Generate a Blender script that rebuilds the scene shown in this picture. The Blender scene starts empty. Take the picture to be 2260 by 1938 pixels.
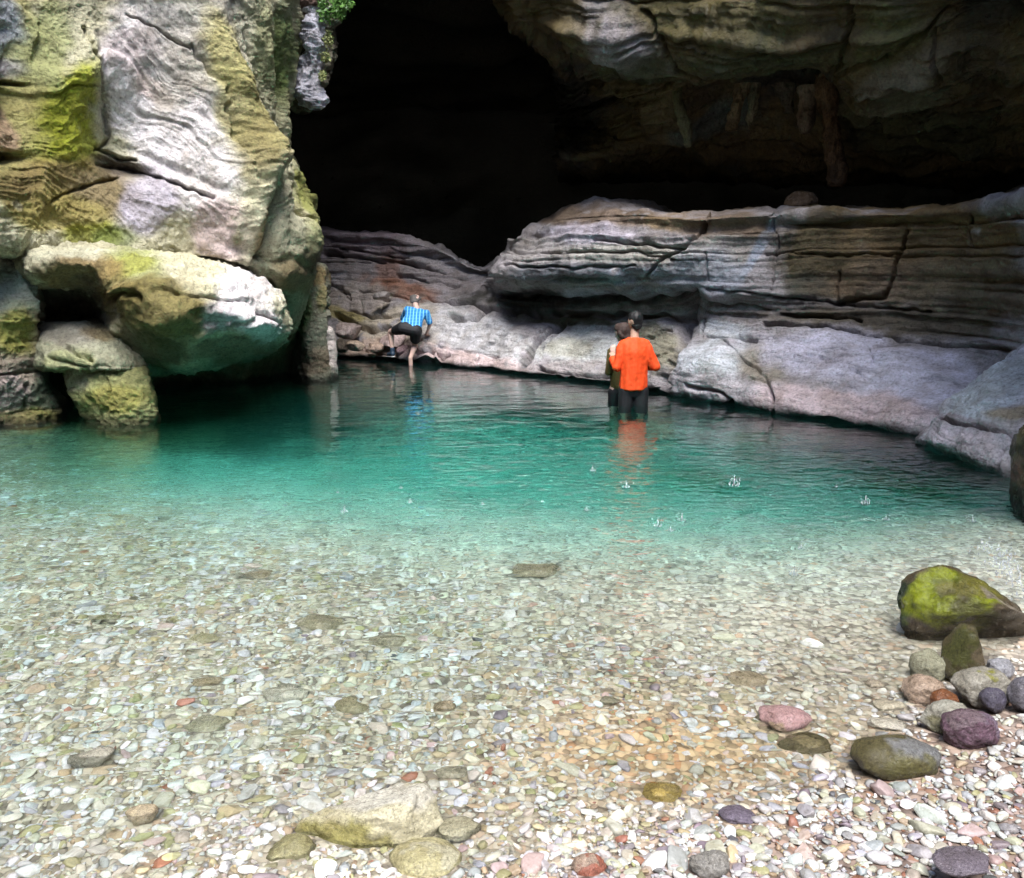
import bpy, bmesh, math, random
import numpy as np
from mathutils import Vector, Matrix, Euler

# ------------------------------------------------------------------ camera, world, sun, exposure
S = bpy.context.scene
COL = S.collection
R = math.radians
PITCH = R(10.7); CAMH = 1.6; F = 1957.0
cam_d = bpy.data.cameras.new("camera"); cam = bpy.data.objects.new("camera", cam_d); COL.objects.link(cam)
cam.location = (0, 0, CAMH); cam.rotation_euler = (R(90) - PITCH, 0, 0)
cam_d.sensor_fit = 'HORIZONTAL'; cam_d.sensor_width = 36.0; cam_d.lens = 36.0 * F / 2260.0
cam_d.clip_start = 0.05; cam_d.clip_end = 500
S.camera = cam
SUN_EL, SUN_AZ = 62.0, 172.0           # azimuth clockwise from +Y (the sun stands behind the camera, high over the gorge)
w = bpy.data.worlds.new("World"); S.world = w; w.use_nodes = True
nt = w.node_tree
sky = nt.nodes.new('ShaderNodeTexSky'); sky.sky_type = 'NISHITA'; sky.sun_disc = False
sky.sun_elevation = R(SUN_EL); sky.sun_rotation = R(SUN_AZ)
bgn = nt.nodes['Background']; bgn.inputs['Strength'].default_value = 0.15
nt.links.new(sky.outputs[0], bgn.inputs['Color'])
sl = bpy.data.lights.new("sun", 'SUN'); sl.energy = 3.2; sl.angle = R(36); sl.color = (1.0, 0.965, 0.92)
sun = bpy.data.objects.new("sun", sl); COL.objects.link(sun)
sd = Vector((math.sin(R(SUN_AZ)) * math.cos(R(SUN_EL)), math.cos(R(SUN_AZ)) * math.cos(R(SUN_EL)), math.sin(R(SUN_EL))))
sun.rotation_euler = sd.to_track_quat('Z', 'Y').to_euler(); sun.location = (0, -5, 30)
S.view_settings.view_transform = 'Standard'; S.view_settings.look = 'None'; S.view_settings.gamma = 1.0
S.view_settings.exposure = 1.6
S.cycles.use_denoising = True
try: S.cycles.denoiser = 'OPENIMAGEDENOISE'
except Exception: pass
S.cycles.max_bounces = 9; S.cycles.diffuse_bounces = 2; S.cycles.glossy_bounces = 3
S.cycles.transmission_bounces = 6; S.cycles.volume_bounces = 0; S.cycles.transparent_max_bounces = 8
S.cycles.caustics_refractive = True; S.cycles.caustics_reflective = False
S.cycles.blur_glossy = 1.0; S.cycles.sample_clamp_indirect = 25.0

# ------------------------------------------------------------------ picture <-> place
CP, SP = math.cos(PITCH), math.sin(PITCH)
def W(px, py, Y):
    """point of the place that lies at distance Y in front and is seen at photo pixel px,py"""
    px = np.asarray(px, float); py = np.asarray(py, float); Y = np.asarray(Y, float)
    u = (px - 1130.0) / F; v = (969.0 - py) / F
    t = Y / (CP + v * SP)
    return np.stack([u * t, Y + 0 * u, CAMH + (-SP + v * CP) * t], -1)
def WV(px, py, Y): return Vector(W(px, py, Y))
def G(px, py, z=0.0):
    u = (px - 1130.0) / F; v = (969.0 - py) / F
    t = (z - CAMH) / (-SP + v * CP)
    return Vector((u * t, t * (CP + v * SP), z))
def Yg(py, z=0.0): return G(1130, py, z).y
def PX(P):
    P = np.asarray(P, float)
    d = P[..., 1] * CP - (P[..., 2] - CAMH) * SP
    return 1130 + F * P[..., 0] / d, 969 - F * (P[..., 1] * SP + (P[..., 2] - CAMH) * CP) / d

# ------------------------------------------------------------------ noise
def _hash(ix, iy, iz, seed):
    h = (ix * 374761393 + iy * 668265263 + iz * 2147483647 + seed * 974634777) & 0xffffffff
    h = ((h ^ (h >> 13)) * 1274126177) & 0xffffffff
    h = ((h ^ (h >> 16)) * 2246822519) & 0xffffffff
    return h ^ (h >> 15)
_GR = np.array([[1,1,0],[-1,1,0],[1,-1,0],[-1,-1,0],[1,0,1],[-1,0,1],[1,0,-1],[-1,0,-1],
                [0,1,1],[0,-1,1],[0,1,-1],[0,-1,-1],[1,1,0],[-1,1,0],[0,-1,1],[0,-1,-1]], float)
def perlin(P, seed=0):
    P = np.asarray(P, float); I = np.floor(P).astype(np.int64); f = P - I
    u = f * f * f * (f * (f * 6 - 15) + 10); out = 0
    for dx in (0, 1):
        wx = u[:, 0] if dx else 1 - u[:, 0]
        for dy in (0, 1):
            wy = u[:, 1] if dy else 1 - u[:, 1]
            for dz in (0, 1):
                wz = u[:, 2] if dz else 1 - u[:, 2]
                g = _GR[_hash(I[:, 0] + dx, I[:, 1] + dy, I[:, 2] + dz, seed) & 15]
                out = out + wx * wy * wz * (g[:, 0] * (f[:, 0] - dx) + g[:, 1] * (f[:, 1] - dy) + g[:, 2] * (f[:, 2] - dz))
    return out
def fbm(P, oc=4, seed=0, gain=0.5):
    P = np.asarray(P, float); a = 1.0; s = 0; f = 1.0
    for i in range(oc):
        s = s + a * perlin(P * f + i * 17.3, seed + i); a *= gain; f *= 2.03
    return s
def ridged(P, oc=3, seed=0):
    P = np.asarray(P, float); a = 1.0; s = 0; f = 1.0
    for i in range(oc):
        s = s + a * (1 - 2 * np.abs(perlin(P * f + i * 9.1, seed + i))); a *= 0.5; f *= 2.1
    return s
def sstep(a, b, x):
    t = np.clip((x - a) / (b - a), 0, 1); return t * t * (3 - 2 * t)

# ------------------------------------------------------------------ mesh helpers
def new_mesh(name, V, Fq, smooth=True, attrs=None):
    V = np.ascontiguousarray(V, np.float32); Fq = np.asarray(Fq, np.int32); k = Fq.shape[1]
    me = bpy.data.meshes.new(name)
    me.vertices.add(len(V)); me.vertices.foreach_set('co', V.ravel())
    me.loops.add(Fq.size); me.loops.foreach_set('vertex_index', np.ascontiguousarray(Fq).ravel())
    me.polygons.add(len(Fq)); me.polygons.foreach_set('loop_start', np.arange(0, Fq.size, k, dtype=np.int32))
    try: me.polygons.foreach_set('loop_total', np.full(len(Fq), k, np.int32))
    except Exception: pass
    me.polygons.foreach_set('use_smooth', np.full(len(Fq), smooth, bool))
    for an, (ty, arr) in (attrs or {}).items():
        a = me.attributes.new(an, ty, 'POINT'); arr = np.ascontiguousarray(arr, np.float32)
        a.data.foreach_set({'FLOAT': 'value', 'FLOAT_VECTOR': 'vector', 'FLOAT_COLOR': 'color'}[ty], arr.ravel())
    me.update(calc_edges=True); me.validate()
    return me
def link(name, me, mat=None, parent=None):
    o = bpy.data.objects.new(name, me); COL.objects.link(o)
    if mat is not None:
        me.materials.clear(); me.materials.append(mat)
    if parent is not None: o.parent = parent
    return o
def tag(o, label=None, cat=None, group=None, kind=None):
    if label: o['label'] = label
    if cat: o['category'] = cat
    if group: o['group'] = group
    if kind: o['kind'] = kind
    return o
def grid_faces(nr, nc):
    i = np.arange(nr - 1)[:, None] * nc + np.arange(nc - 1)[None]
    i = i.ravel(); return np.stack([i, i + nc, i + nc + 1, i + 1], -1)
def cr(A, t):
    """Catmull-Rom along axis 0 at parameters t"""
    n = len(A); i = np.clip(np.floor(t).astype(int), 0, n - 2); f = (t - i)[:, None, None]
    p0 = A[np.maximum(i - 1, 0)]; p1 = A[i]; p2 = A[i + 1]; p3 = A[np.minimum(i + 2, n - 1)]
    k = 0.42
    m1 = (p2 - p0) * k; m2 = (p3 - p1) * k
    return (2*f**3 - 3*f**2 + 1) * p1 + (f**3 - 2*f**2 + f) * m1 + (-2*f**3 + 3*f**2) * p2 + (f**3 - f**2) * m2
def params(L, step, cap):
    t = [0.0]
    for i, l in enumerate(L):
        n = int(max(3, min(cap, round(l / step)))); t += list(i + (np.arange(n) + 1) / n)
    return np.array(t)
def patch(rows, step=2.4, cap=150):
    """rows of (px,py,Y) control points -> smooth grid in the place; gives P (nr,nc,3), rendered pixel coords and normals"""
    A = np.array(rows, float)
    px = (A[..., 0], A[..., 1])
    Lr = np.median(np.hypot(np.diff(px[0], axis=0), np.diff(px[1], axis=0)), axis=1)
    Lc = np.median(np.hypot(np.diff(px[0], axis=1), np.diff(px[1], axis=1)), axis=0)
    Pw = W(A[..., 0], A[..., 1], A[..., 2])
    dr = np.median(np.linalg.norm(np.diff(Pw, axis=0), axis=2), axis=1) * 130
    Lr = np.maximum(Lr, np.minimum(dr, 80))
    tr, tc = params(Lr, step, cap), params(Lc, step, cap)
    P = cr(Pw, tr); P = np.swapaxes(cr(np.swapaxes(P, 0, 1), tc), 0, 1)
    return P, tr, tc
def normals(P):
    du = np.gradient(P, axis=1); dv = np.gradient(P, axis=0)
    n = np.cross(dv, du); n /= np.linalg.norm(n, axis=-1, keepdims=True) + 1e-9
    c = np.array([0, 0, CAMH]) - P
    if np.sum(np.sum(n * c, -1)) < 0: n = -n
    return n
def seg_dist(x, y, pl):
    d = np.full(x.shape, 1e9)
    for (ax, ay), (bx, by) in zip(pl[:-1], pl[1:]):
        vx, vy = bx - ax, by - ay
        t = np.clip(((x - ax) * vx + (y - ay) * vy) / (vx * vx + vy * vy + 1e-9), 0, 1)
        d = np.minimum(d, np.hypot(x - ax - t * vx, y - ay - t * vy))
    return d
def gauss(x, y, cx, cy, rx, ry, ang=0):
    a = R(ang); dx, dy = x - cx, y - cy
    u = dx * math.cos(a) + dy * math.sin(a); v = -dx * math.sin(a) + dy * math.cos(a)
    return np.exp(-((u / rx) ** 2 + (v / ry) ** 2))
def strata(s, n, seed, groove=0.012, jitter=0.05):
    """layered relief: every bed sticks out by its own amount, with a narrow groove at its foot"""
    rng = np.random.RandomState(seed)
    th = rng.lognormal(0, 0.6, n); b = np.concatenate([[0], np.cumsum(th)]); b = b / b[-1]
    off = rng.uniform(-1, 1, n); idx = np.clip(np.searchsorted(b, s, 'right') - 1, 0, n - 1)
    lo, hi = b[idx], b[idx + 1]; f = (s - lo) / (hi - lo)
    o = off[idx]; o2 = off[np.minimum(idx + 1, n - 1)]; e = sstep(0.75, 1.0, f)
    h = (o * (1 - e) + o2 * e) * jitter
    gd = np.minimum(s - lo, hi - s)
    gw = rng.uniform(0.3, 1.0, n + 1); near = np.where(s - lo < hi - s, gw[idx], gw[idx + 1])
    return h - groove * near * np.exp(-(gd / 0.0028) ** 2), idx

# ------------------------------------------------------------------ materials
def mat_new(name):
    m = bpy.data.materials.new(name); m.use_nodes = True
    return m, m.node_tree, m.node_tree.nodes, m.node_tree.links, m.node_tree.nodes['Principled BSDF']
def ramp(N, stops, interp='LINEAR'):
    r = N.new('ShaderNodeValToRGB'); r.color_ramp.interpolation = interp
    e = r.color_ramp.elements
    while len(e) < len(stops): e.new(0.5)
    for el, (p, c) in zip(e, stops):
        el.position = p; el.color = (c, c, c, 1) if isinstance(c, (int, float)) else (*c, 1)
    return r
def mixc(N, L, typ, fac, a, b):
    m = N.new('ShaderNodeMix'); m.data_type = 'RGBA'; m.blend_type = typ
    if isinstance(fac, (int, float)): m.inputs[0].default_value = fac
    else: L.new(fac, m.inputs[0])
    for s, v in ((6, a), (7, b)):
        if isinstance(v, tuple): m.inputs[s].default_value = (*v, 1)
        else: L.new(v, m.inputs[s])
    return m.outputs[2]
def noise(N, L, vec, scale, detail=4, rough=0.55, dist=0):
    n = N.new('ShaderNodeTexNoise'); n.inputs['Scale'].default_value = scale; n.inputs['Detail'].default_value = detail
    n.inputs['Roughness'].default_value = rough; n.inputs['Distortion'].default_value = dist
    if vec is not None: L.new(vec, n.inputs['Vector'])
    return n.outputs['Fac']
def bump(N, L, h, strength, dist, normal=None):
    b = N.new('ShaderNodeBump'); b.inputs['Strength'].default_value = strength; b.inputs['Distance'].default_value = dist
    L.new(h, b.inputs['Height'])
    if normal is not None: L.new(normal, b.inputs['Normal'])
    return b.outputs[0]
def rock_material(name, rough=0.75, scale=1.0, strat=1.0, pits=1.0, wet=0.0):
    m, T, N, L, bs = mat_new(name)
    at = N.new('ShaderNodeAttribute'); at.attribute_name = 'col'
    sv = N.new('ShaderNodeAttribute'); sv.attribute_name = 'sv'
    tc = N.new('ShaderNodeTexCoord'); ob = tc.outputs['Object']
    base = at.outputs['Color']
    n1 = noise(N, L, ob, 2.3 * scale, 6, 0.65)
    r1 = ramp(N, [(0.28, (0.62, 0.56, 0.48)), (0.5, (0.95, 0.93, 0.9)), (0.7, (1.22, 1.2, 1.22))]); L.new(n1, r1.inputs[0])
    c = mixc(N, L, 'MULTIPLY', 0.85, base, r1.outputs[0])
    n2 = noise(N, L, sv.outputs['Vector'], 9.0, 5, 0.7)
    r2 = ramp(N, [(0.34, 0.36), (0.45, 0.88), (0.55, 1.02), (0.68, 1.4)]); L.new(n2, r2.inputs[0])
    c = mixc(N, L, 'MULTIPLY', 0.75 * strat, c, r2.outputs[0])
    n3 = noise(N, L, ob, 30 * scale, 5, 0.75)
    r3 = ramp(N, [(0.33, 0.38), (0.47, 0.95), (0.56, 1.05), (0.7, 1.5)]); L.new(n3, r3.inputs[0])
    c = mixc(N, L, 'MULTIPLY', 0.85, c, r3.outputs[0])
    ve = N.new('ShaderNodeTexVoronoi'); ve.feature = 'DISTANCE_TO_EDGE'; ve.inputs['Scale'].default_value = 1.0
    ad = N.new('ShaderNodeVectorMath'); ad.operation = 'MULTIPLY_ADD'; L.new(sv.outputs['Vector'], ad.inputs[0]); ad.inputs[1].default_value = (4.5, 4.5, 3.6)
    nn_ = N.new('ShaderNodeTexNoise'); nn_.inputs['Scale'].default_value = 3.0; nn_.inputs['Detail'].default_value = 4; L.new(ob, nn_.inputs['Vector']); L.new(nn_.outputs['Color'], ad.inputs[2]); L.new(ad.outputs[0], ve.inputs['Vector'])
    re_ = ramp(N, [(0.0, 0.25), (0.018, 0.75), (0.04, 1.0)]); L.new(ve.outputs['Distance'], re_.inputs[0])
    c = mixc(N, L, 'MULTIPLY', 0.20, c, re_.outputs[0])
    # small dark pits and lichen specks
    vo = N.new('ShaderNodeTexVoronoi'); vo.inputs['Scale'].default_value = 26 * scale; L.new(ob, vo.inputs['Vector'])
    r4 = ramp(N, [(0.06, 0.35), (0.16, 1.0)]); L.new(vo.outputs['Distance'], r4.inputs[0])
    n4 = noise(N, L, ob, 5 * scale, 3); r5 = ramp(N, [(0.48, 0.0), (0.62, 0.8 * pits)]); L.new(n4, r5.inputs[0])
    c = mixc(N, L, 'MULTIPLY', r5.outputs[0], c, r4.outputs[0])
    L.new(c, bs.inputs['Base Color'])
    rr = ramp(N, [(0.3, max(0.05, rough - 0.2 - wet)), (0.7, rough)]); L.new(n1, rr.inputs[0]); L.new(rr.outputs[0], bs.inputs['Roughness'])
    bs.inputs['Specular IOR Level'].default_value = 0.35 + wet
    b1 = bump(N, L, n2, 0.9 * strat, 0.035)
    b2 = bump(N, L, n3, 1.0, 0.030 - 0.014 * strat, bump(N, L, re_.outputs[0], 0.3, 0.012, b1))
    b3 = bump(N, L, noise(N, L, ob, 9 * scale, 6, 0.7, 0.5), 0.8, 0.06, b2)
    b4 = bump(N, L, r4.outputs[0], 0.4 * pits, 0.01, b3)
    L.new(b4, bs.inputs['Normal'])
    return m
M_CLIFF = rock_material('mossy_limestone', 0.8, 1.0, 0.45, 1.0)
M_WALL = rock_material('layered_limestone', 0.68, 1.1, 1.0, 0.4, 0.1)
M_DARK = rock_material('damp_roof_rock', 0.6, 1.0, 1.0, 0.5, 0.15)
M_WET = rock_material('wet_boulder_rock', 0.38, 3.0, 0.2, 0.5, 0.2)

def simple(name, col, rough=0.6, nscale=None, var=0.3, bumpd=0.0, sheen=0.0):
    m, T, N, L, bs = mat_new(name)
    bs.inputs['Roughness'].default_value = rough
    if nscale:
        tc = N.new('ShaderNodeTexCoord'); n = noise(N, L, tc.outputs['Object'], nscale, 4, 0.6)
        r = ramp(N, [(0.3, 1 - var), (0.7, 1 + var)]); L.new(n, r.inputs[0])
        L.new(mixc(N, L, 'MULTIPLY', 1.0, tuple(col), r.outputs[0]), bs.inputs['Base Color'])
        if bumpd: L.new(bump(N, L, n, 0.6, bumpd), bs.inputs['Normal'])
    else: bs.inputs['Base Color'].default_value = (*col, 1)
    if sheen: bs.inputs['Sheen Weight'].default_value = sheen
    return m

# stones: colour from the object (single stones) or from the mesh (the gravel)
def stone_material(name, use_attr):
    m, T, N, L, bs = mat_new(name)
    if use_attr:
        a = N.new('ShaderNodeAttribute'); a.attribute_name = 'col'; base = a.outputs['Color']
        g = N.new('ShaderNodeNewGeometry'); vec = g.outputs['Position']
    else:
        a = N.new('ShaderNodeObjectInfo'); base = a.outputs['Color']; g = N.new('ShaderNodeNewGeometry'); vec = g.outputs['Position']
    n1 = noise(N, L, vec, 24, 5, 0.65, 0.6); r1 = ramp(N, [(0.3, (0.62, 0.58, 0.5)), (0.5, 1.0), (0.72, (1.2, 1.2, 1.22))]); L.new(n1, r1.inputs[0])
    c = mixc(N, L, 'MULTIPLY', 0.8, base, r1.outputs[0])
    n2 = noise(N, L, vec, 130, 4, 0.7); r2 = ramp(N, [(0.3, 0.7), (0.7, 1.18)]); L.new(n2, r2.inputs[0])
    c = mixc(N, L, 'MULTIPLY', 0.6, c, r2.outputs[0])
    L.new(c, bs.inputs['Base Color']); bs.inputs['Roughness'].default_value = 0.5
    L.new(bump(N, L, n2, 0.5, 0.003, bump(N, L, n1, 0.5, 0.012)), bs.inputs['Normal'])
    return m
M_STONE = stone_material('pebble_stone', False)
M_GRAVEL = stone_material('gravel_stone', True)

# ------------------------------------------------------------------ the bed of the pool and the beach
SHORE = [(2600, 1240), (2260, 1400), (2120, 1500), (2010, 1600), (1890, 1720), (1700, 1790), (1450, 1850), (1180, 1925), (900, 2010), (300, 2150)]
SH = [G(*p) for p in SHORE]
def shore_dist(x, y):
    """signed distance to the water's edge, + on the dry side"""
    d = np.full(x.shape, 1e9); sg = np.zeros(x.shape)
    pts = [(p.x, p.y) for p in SH]
    for (ax, ay), (bx, by) in zip(pts[:-1], pts[1:]):
        vx, vy = bx - ax, by - ay
        t = np.clip(((x - ax) * vx + (y - ay) * vy) / (vx * vx + vy * vy), 0, 1)
        dd = np.hypot(x - ax - t * vx, y - ay - t * vy); cr_ = vx * (y - ay) - vy * (x - ax)
        m = dd < d; d = np.where(m, dd, d); sg = np.where(m, np.sign(cr_), sg)
    return d * sg
def bed(x, y):
    x = np.asarray(x, float); y = np.asarray(y, float); shp = x.shape; x = x.ravel(); y = y.ravel()
    d = shore_dist(x, y)
    z = np.where(d > 0, 0.16 * (1 - np.exp(-d * 0.75)), 0.22 * (np.exp(d * 0.32) - 1))
    deep = sstep(4.2, 9.0, y + 0.25 * x) * sstep(-6.6, -3.4, x + 0.10 * (y - 9)) 
    z = z - 0.90 * deep * sstep(0.2, 2.5, -d) - 0.10 * sstep(-5, -2.5, x) * sstep(6, 8, y)
    P = np.stack([x, y, 0 * x], -1)
    z = z + 0.035 * fbm(P * 0.9, 3, 5) * sstep(0, 0.6, np.abs(d) + 0.15) + 0.008 * fbm(P * 5, 3, 9)
    return z.reshape(shp)

def axis(parts):
    a = []
    for lo, hi, n in parts: a += list(np.linspace(lo, hi, n, endpoint=False))
    return np.array(a + [parts[-1][1]])
gx = axis([(-60, -9, 20), (-9, -3, 110), (-3, 3, 300), (3, 8, 70), (8, 60, 20)])
gy = axis([(-60, -2, 20), (-2, 1.4, 30), (1.4, 5, 330), (5, 9, 160), (9, 19, 120), (19, 70, 30)])
GX, GY = np.meshgrid(gx, gy)
GZ = bed(GX, GY)
Pf = np.stack([GX.ravel(), GY.ravel(), GZ.ravel()], -1)
GZf = GZ.ravel() + 0.006 * perlin(np.stack([GX.ravel() * 28, GY.ravel() * 28, 0 * GX.ravel()], -1), 3)
Pf[:, 2] = GZf
dsh = shore_dist(Pf[:, 0], Pf[:, 1])
silt = np.clip(sstep(3.6, 5.8, Pf[:, 1] + 0.5 * Pf[:, 0] + 0.7 * fbm(Pf * 0.8, 3, 8)), 0, 1)[:, None]
c_gr = np.array([0.46, 0.42, 0.34]); c_si = np.array([0.70, 0.71, 0.63])
dry_ = sstep(-.1, .1, dsh)[:, None]; cc = (c_gr * (1 - dry_) + np.array([0.22, 0.17, 0.15]) * dry_) * (1 - silt) + c_si * (1 - .28 * sstep(7.8, 9.8, Pf[:, 1] + .5 * np.clip(Pf[:, 0], 0, 3))[:, None]) * silt
sp = G(1480, 1640); tanm = np.exp(-(((Pf[:, 0] - sp.x) / 0.60) ** 2 + ((Pf[:, 1] - sp.y) / 0.34) ** 2))[:, None]
cc = cc * (1 - tanm) + np.array([0.58, 0.42, 0.25]) * tanm
olive = sstep(0.1, 0.5, fbm(Pf * 0.7 + 4, 3, 12))[:, None] * sstep(5.2, 6.5, Pf[:, 1])[:, None] * sstep(0.2, 2.5, Pf[:, 0])[:, None]
cc = cc * (1 - 0.7 * olive) + np.array([0.20, 0.21, 0.06]) * 0.7 * olive
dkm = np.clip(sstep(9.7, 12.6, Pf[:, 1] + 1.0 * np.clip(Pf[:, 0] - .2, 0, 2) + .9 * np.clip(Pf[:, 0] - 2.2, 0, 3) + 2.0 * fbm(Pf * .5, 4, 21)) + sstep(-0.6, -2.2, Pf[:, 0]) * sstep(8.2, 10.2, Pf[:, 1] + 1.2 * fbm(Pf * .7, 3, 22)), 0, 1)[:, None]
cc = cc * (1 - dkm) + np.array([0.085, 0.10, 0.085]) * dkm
lf = (sstep(-2.6, -4.2, Pf[:, 0]) * sstep(5.5, 7.5, Pf[:, 1]))[:, None]
cc = cc * (1 - 0.7 * lf) + np.array([0.20, 0.18, 0.09]) * 0.7 * lf
def gravel_bed_material():
    m, T, N, L, bs = mat_new('gravel_bed')
    a = N.new('ShaderNodeAttribute'); a.attribute_name = 'col'
    g = N.new('ShaderNodeNewGeometry'); vec = g.outputs['Position']
    v = N.new('ShaderNodeTexVoronoi'); v.inputs['Scale'].default_value = 34; v.inputs['Randomness'].default_value = 1; L.new(vec, v.inputs['Vector'])
    hs = N.new('ShaderNodeSeparateColor'); L.new(v.outputs['Color'], hs.inputs[0])
    r = ramp(N, [(0, (0.35, 0.3, 0.27)), (0.3, (0.75, 0.7, 0.62)), (0.55, (1.15, 1.1, 1.0)), (0.8, (1.4, 1.4, 1.38)), (1, (1.0, 0.65, 0.45))]); L.new(hs.outputs[0], r.inputs[0])
    c = mixc(N, L, 'MULTIPLY', 0.8, a.outputs['Color'], r.outputs[0])
    rd = ramp(N, [(0.0, 1.0), (0.5, 0.85), (0.85, 0.3)]); L.new(v.outputs['Distance'], rd.inputs[0])
    c = mixc(N, L, 'MULTIPLY', 0.6, c, rd.outputs[0])
    n1 = noise(N, L, vec, 3.5, 6, 0.7); r1 = ramp(N, [(0.3, 0.6), (0.7, 1.25)]); L.new(n1, r1.inputs[0])
    c = mixc(N, L, 'MULTIPLY', 0.6, c, r1.outputs[0])
    L.new(c, bs.inputs['Base Color']); bs.inputs['Roughness'].default_value = 0.6
    L.new(bump(N, L, rd.outputs[0], 0.9, 0.012), bs.inputs['Normal'])
    return m
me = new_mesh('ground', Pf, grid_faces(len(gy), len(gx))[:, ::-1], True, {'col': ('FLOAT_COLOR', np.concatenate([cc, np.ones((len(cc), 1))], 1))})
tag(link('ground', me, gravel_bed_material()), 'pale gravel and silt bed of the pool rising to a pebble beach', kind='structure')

# ------------------------------------------------------------------ water
SPL = [(885,1078,.6),(760,1130,1.2),(1308,1040,1.0),(1382,1076,1.2),(1620,1072,1.8),(1295,1127,.9),(1910,1112,1.4),(1955,1148,1.0),
       (2146,1152,1.1),(1768,1212,1.3),(1752,1268,1.5),(1065,1115,.7),(1197,1108,.5),(630,1117,.5),(1452,1162,1.5),(1505,1150,1.3),
       (1480,1172,1.0),(1620,1235,.8),(1410,1030,.6),(905,1110,.7),(915,1175,.6),(745,1088,.5),(1845,1075,.6),(1560,1300,.5)]
def waves(x, y):
    P = np.stack([x, y, 0 * x], -1)
    Q = np.stack([x * 0.75 + 0.25 * y, y * 1.25 - 0.2 * x, 0 * x], -1)
    h = 0.008 * perlin(Q * 1.9, 31) + 0.0055 * perlin(Q * 4.3 + 7, 32)
    near = sstep(9.0, 3.5, y); far = sstep(6.0, 9.5, y); h = h * (1 - .45 * far)
    h = h + (0.0030 + 0.0010 * near) * perlin(Q * 10.5 + 3, 33) * (1 - .75 * far) + 0.0034 * perlin(P * 19 + 5, 34) * (1 - .9 * far)
    h = h * (0.65 + 0.35 * sstep(1.8, 3.2, y))
    for (px, py, s) in SPL:
        c = G(px, py); d = np.hypot(x - c.x, y - c.y)
        m = d < 0.9
        h[m] += s * 0.0060 * np.cos(d[m] * 2 * math.pi / 0.105) * np.exp(-d[m] / 0.16) * (1 - d[m] / 0.9)
    return h
wx = np.linspace(-9, 7.5, 960)
wy = 1.15 * (20.5 / 1.15) ** np.linspace(0, 1, 900)
WX, WY = np.meshgrid(wx, wy); wz = waves(WX.ravel(), WY.ravel())
top = np.stack([WX.ravel(), WY.ravel(), wz], -1)
nr, nc = len(wy), len(wx); ft = grid_faces(nr, nc)[:, ::-1]
ring = np.concatenate([np.arange(nc), (np.arange(1, nr)) * nc + nc - 1, (nr - 1) * nc + np.arange(nc - 2, -1, -1), np.arange(nr - 2, 0, -1) * nc])
bot = top[ring].copy(); bot[:, 2] = -3.0; nb = len(top); k = len(ring)
i = np.arange(k); j = (i + 1) % k
fs = np.stack([ring[i], nb + i, nb + j, ring[j]], -1)
V = np.concatenate([top, bot, [[-0.75, 8, -3.0]]]); ce = len(V) - 1
me = bpy.data.meshes.new('water')
Fall = [ft, fs]
rip = 1 - .88 * sstep(5.5, 9.0, V[:, 1])
me = new_mesh('water', V, np.concatenate(Fall), True, {'rip': ('FLOAT', rip)})
bm = bmesh.new(); bm.from_mesh(me); bm.verts.ensure_lookup_table()
for a in range(k): bm.faces.new((bm.verts[nb + a], bm.verts[ce], bm.verts[nb + (a + 1) % k]))
bmesh.ops.recalc_face_normals(bm, faces=bm.faces)
bm.to_mesh(me); bm.free()
m, T, N, L, bs = mat_new('clear_water')
N.remove(bs); gl = N.new('ShaderNodeBsdfGlass'); gl.inputs['IOR'].default_value = 1.333; gl.inputs['Roughness'].default_value = 0.0
g = N.new('ShaderNodeNewGeometry')
mp = N.new('ShaderNodeMapping'); mp.inputs['Scale'].default_value = (0.8, 1.5, 1); L.new(g.outputs['Position'], mp.inputs['Vector'])
ra = N.new('ShaderNodeAttribute'); ra.attribute_name = 'rip'; mu = N.new('ShaderNodeMath'); mu.operation = 'MULTIPLY'
L.new(noise(N, L, mp.outputs[0], 8, 1, 0.4, 0.6), mu.inputs[0]); L.new(ra.outputs['Fac'], mu.inputs[1])
L.new(bump(N, L, mu.outputs[0], 1.0, 0.026), gl.inputs['Normal'])
va = N.new('ShaderNodeVolumeAbsorption'); va.inputs['Color'].default_value = (0.08, 0.83, 0.80, 1); va.inputs['Density'].default_value = 0.92
out = N['Material Output']; L.new(gl.outputs[0], out.inputs['Surface']); L.new(va.outputs[0], out.inputs['Volume'])
tag(link('water', me, m), 'clear turquoise pool water with small ripples', kind='structure')

# ------------------------------------------------------------------ rock faces
def colour_field(base, P, px, py, blobs):
    c = np.tile(np.array(base, float), (len(P), 1))
    n = fbm(P * 1.3, 4, 77); n2 = fbm(P * 4.2, 3, 78)
    for (bx, by, rx, ry, ang, col, st) in blobs:
        wgt = gauss(px, py, bx, by, rx, ry, ang)
        wgt = sstep(0.18, 0.62, wgt + 0.28 * n + 0.16 * n2)[:, None] * st
        c = c * (1 - wgt) + np.array(col) * wgt
    return np.clip(c, 0.004, 0.9)
WHITE = (0.74, 0.71, 0.74); LILAC = (0.48, 0.45, 0.54); PINK = (0.62, 0.50, 0.51); PALE = (0.58, 0.56, 0.40)
OLIVE = (0.34, 0.31, 0.075); MOSS = (0.34, 0.37, 0.025); GREEN = (0.10, 0.17, 0.025); BROWN = (0.23, 0.16, 0.06); SAGE = (0.38, 0.41, 0.19)
DARK = (0.035, 0.033, 0.028); BLUEG = (0.36, 0.40, 0.50); GREY = (0.25, 0.235, 0.215); RUST = (0.25, 0.10, 0.05); YEL = (0.40, 0.34, 0.11)

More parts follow.
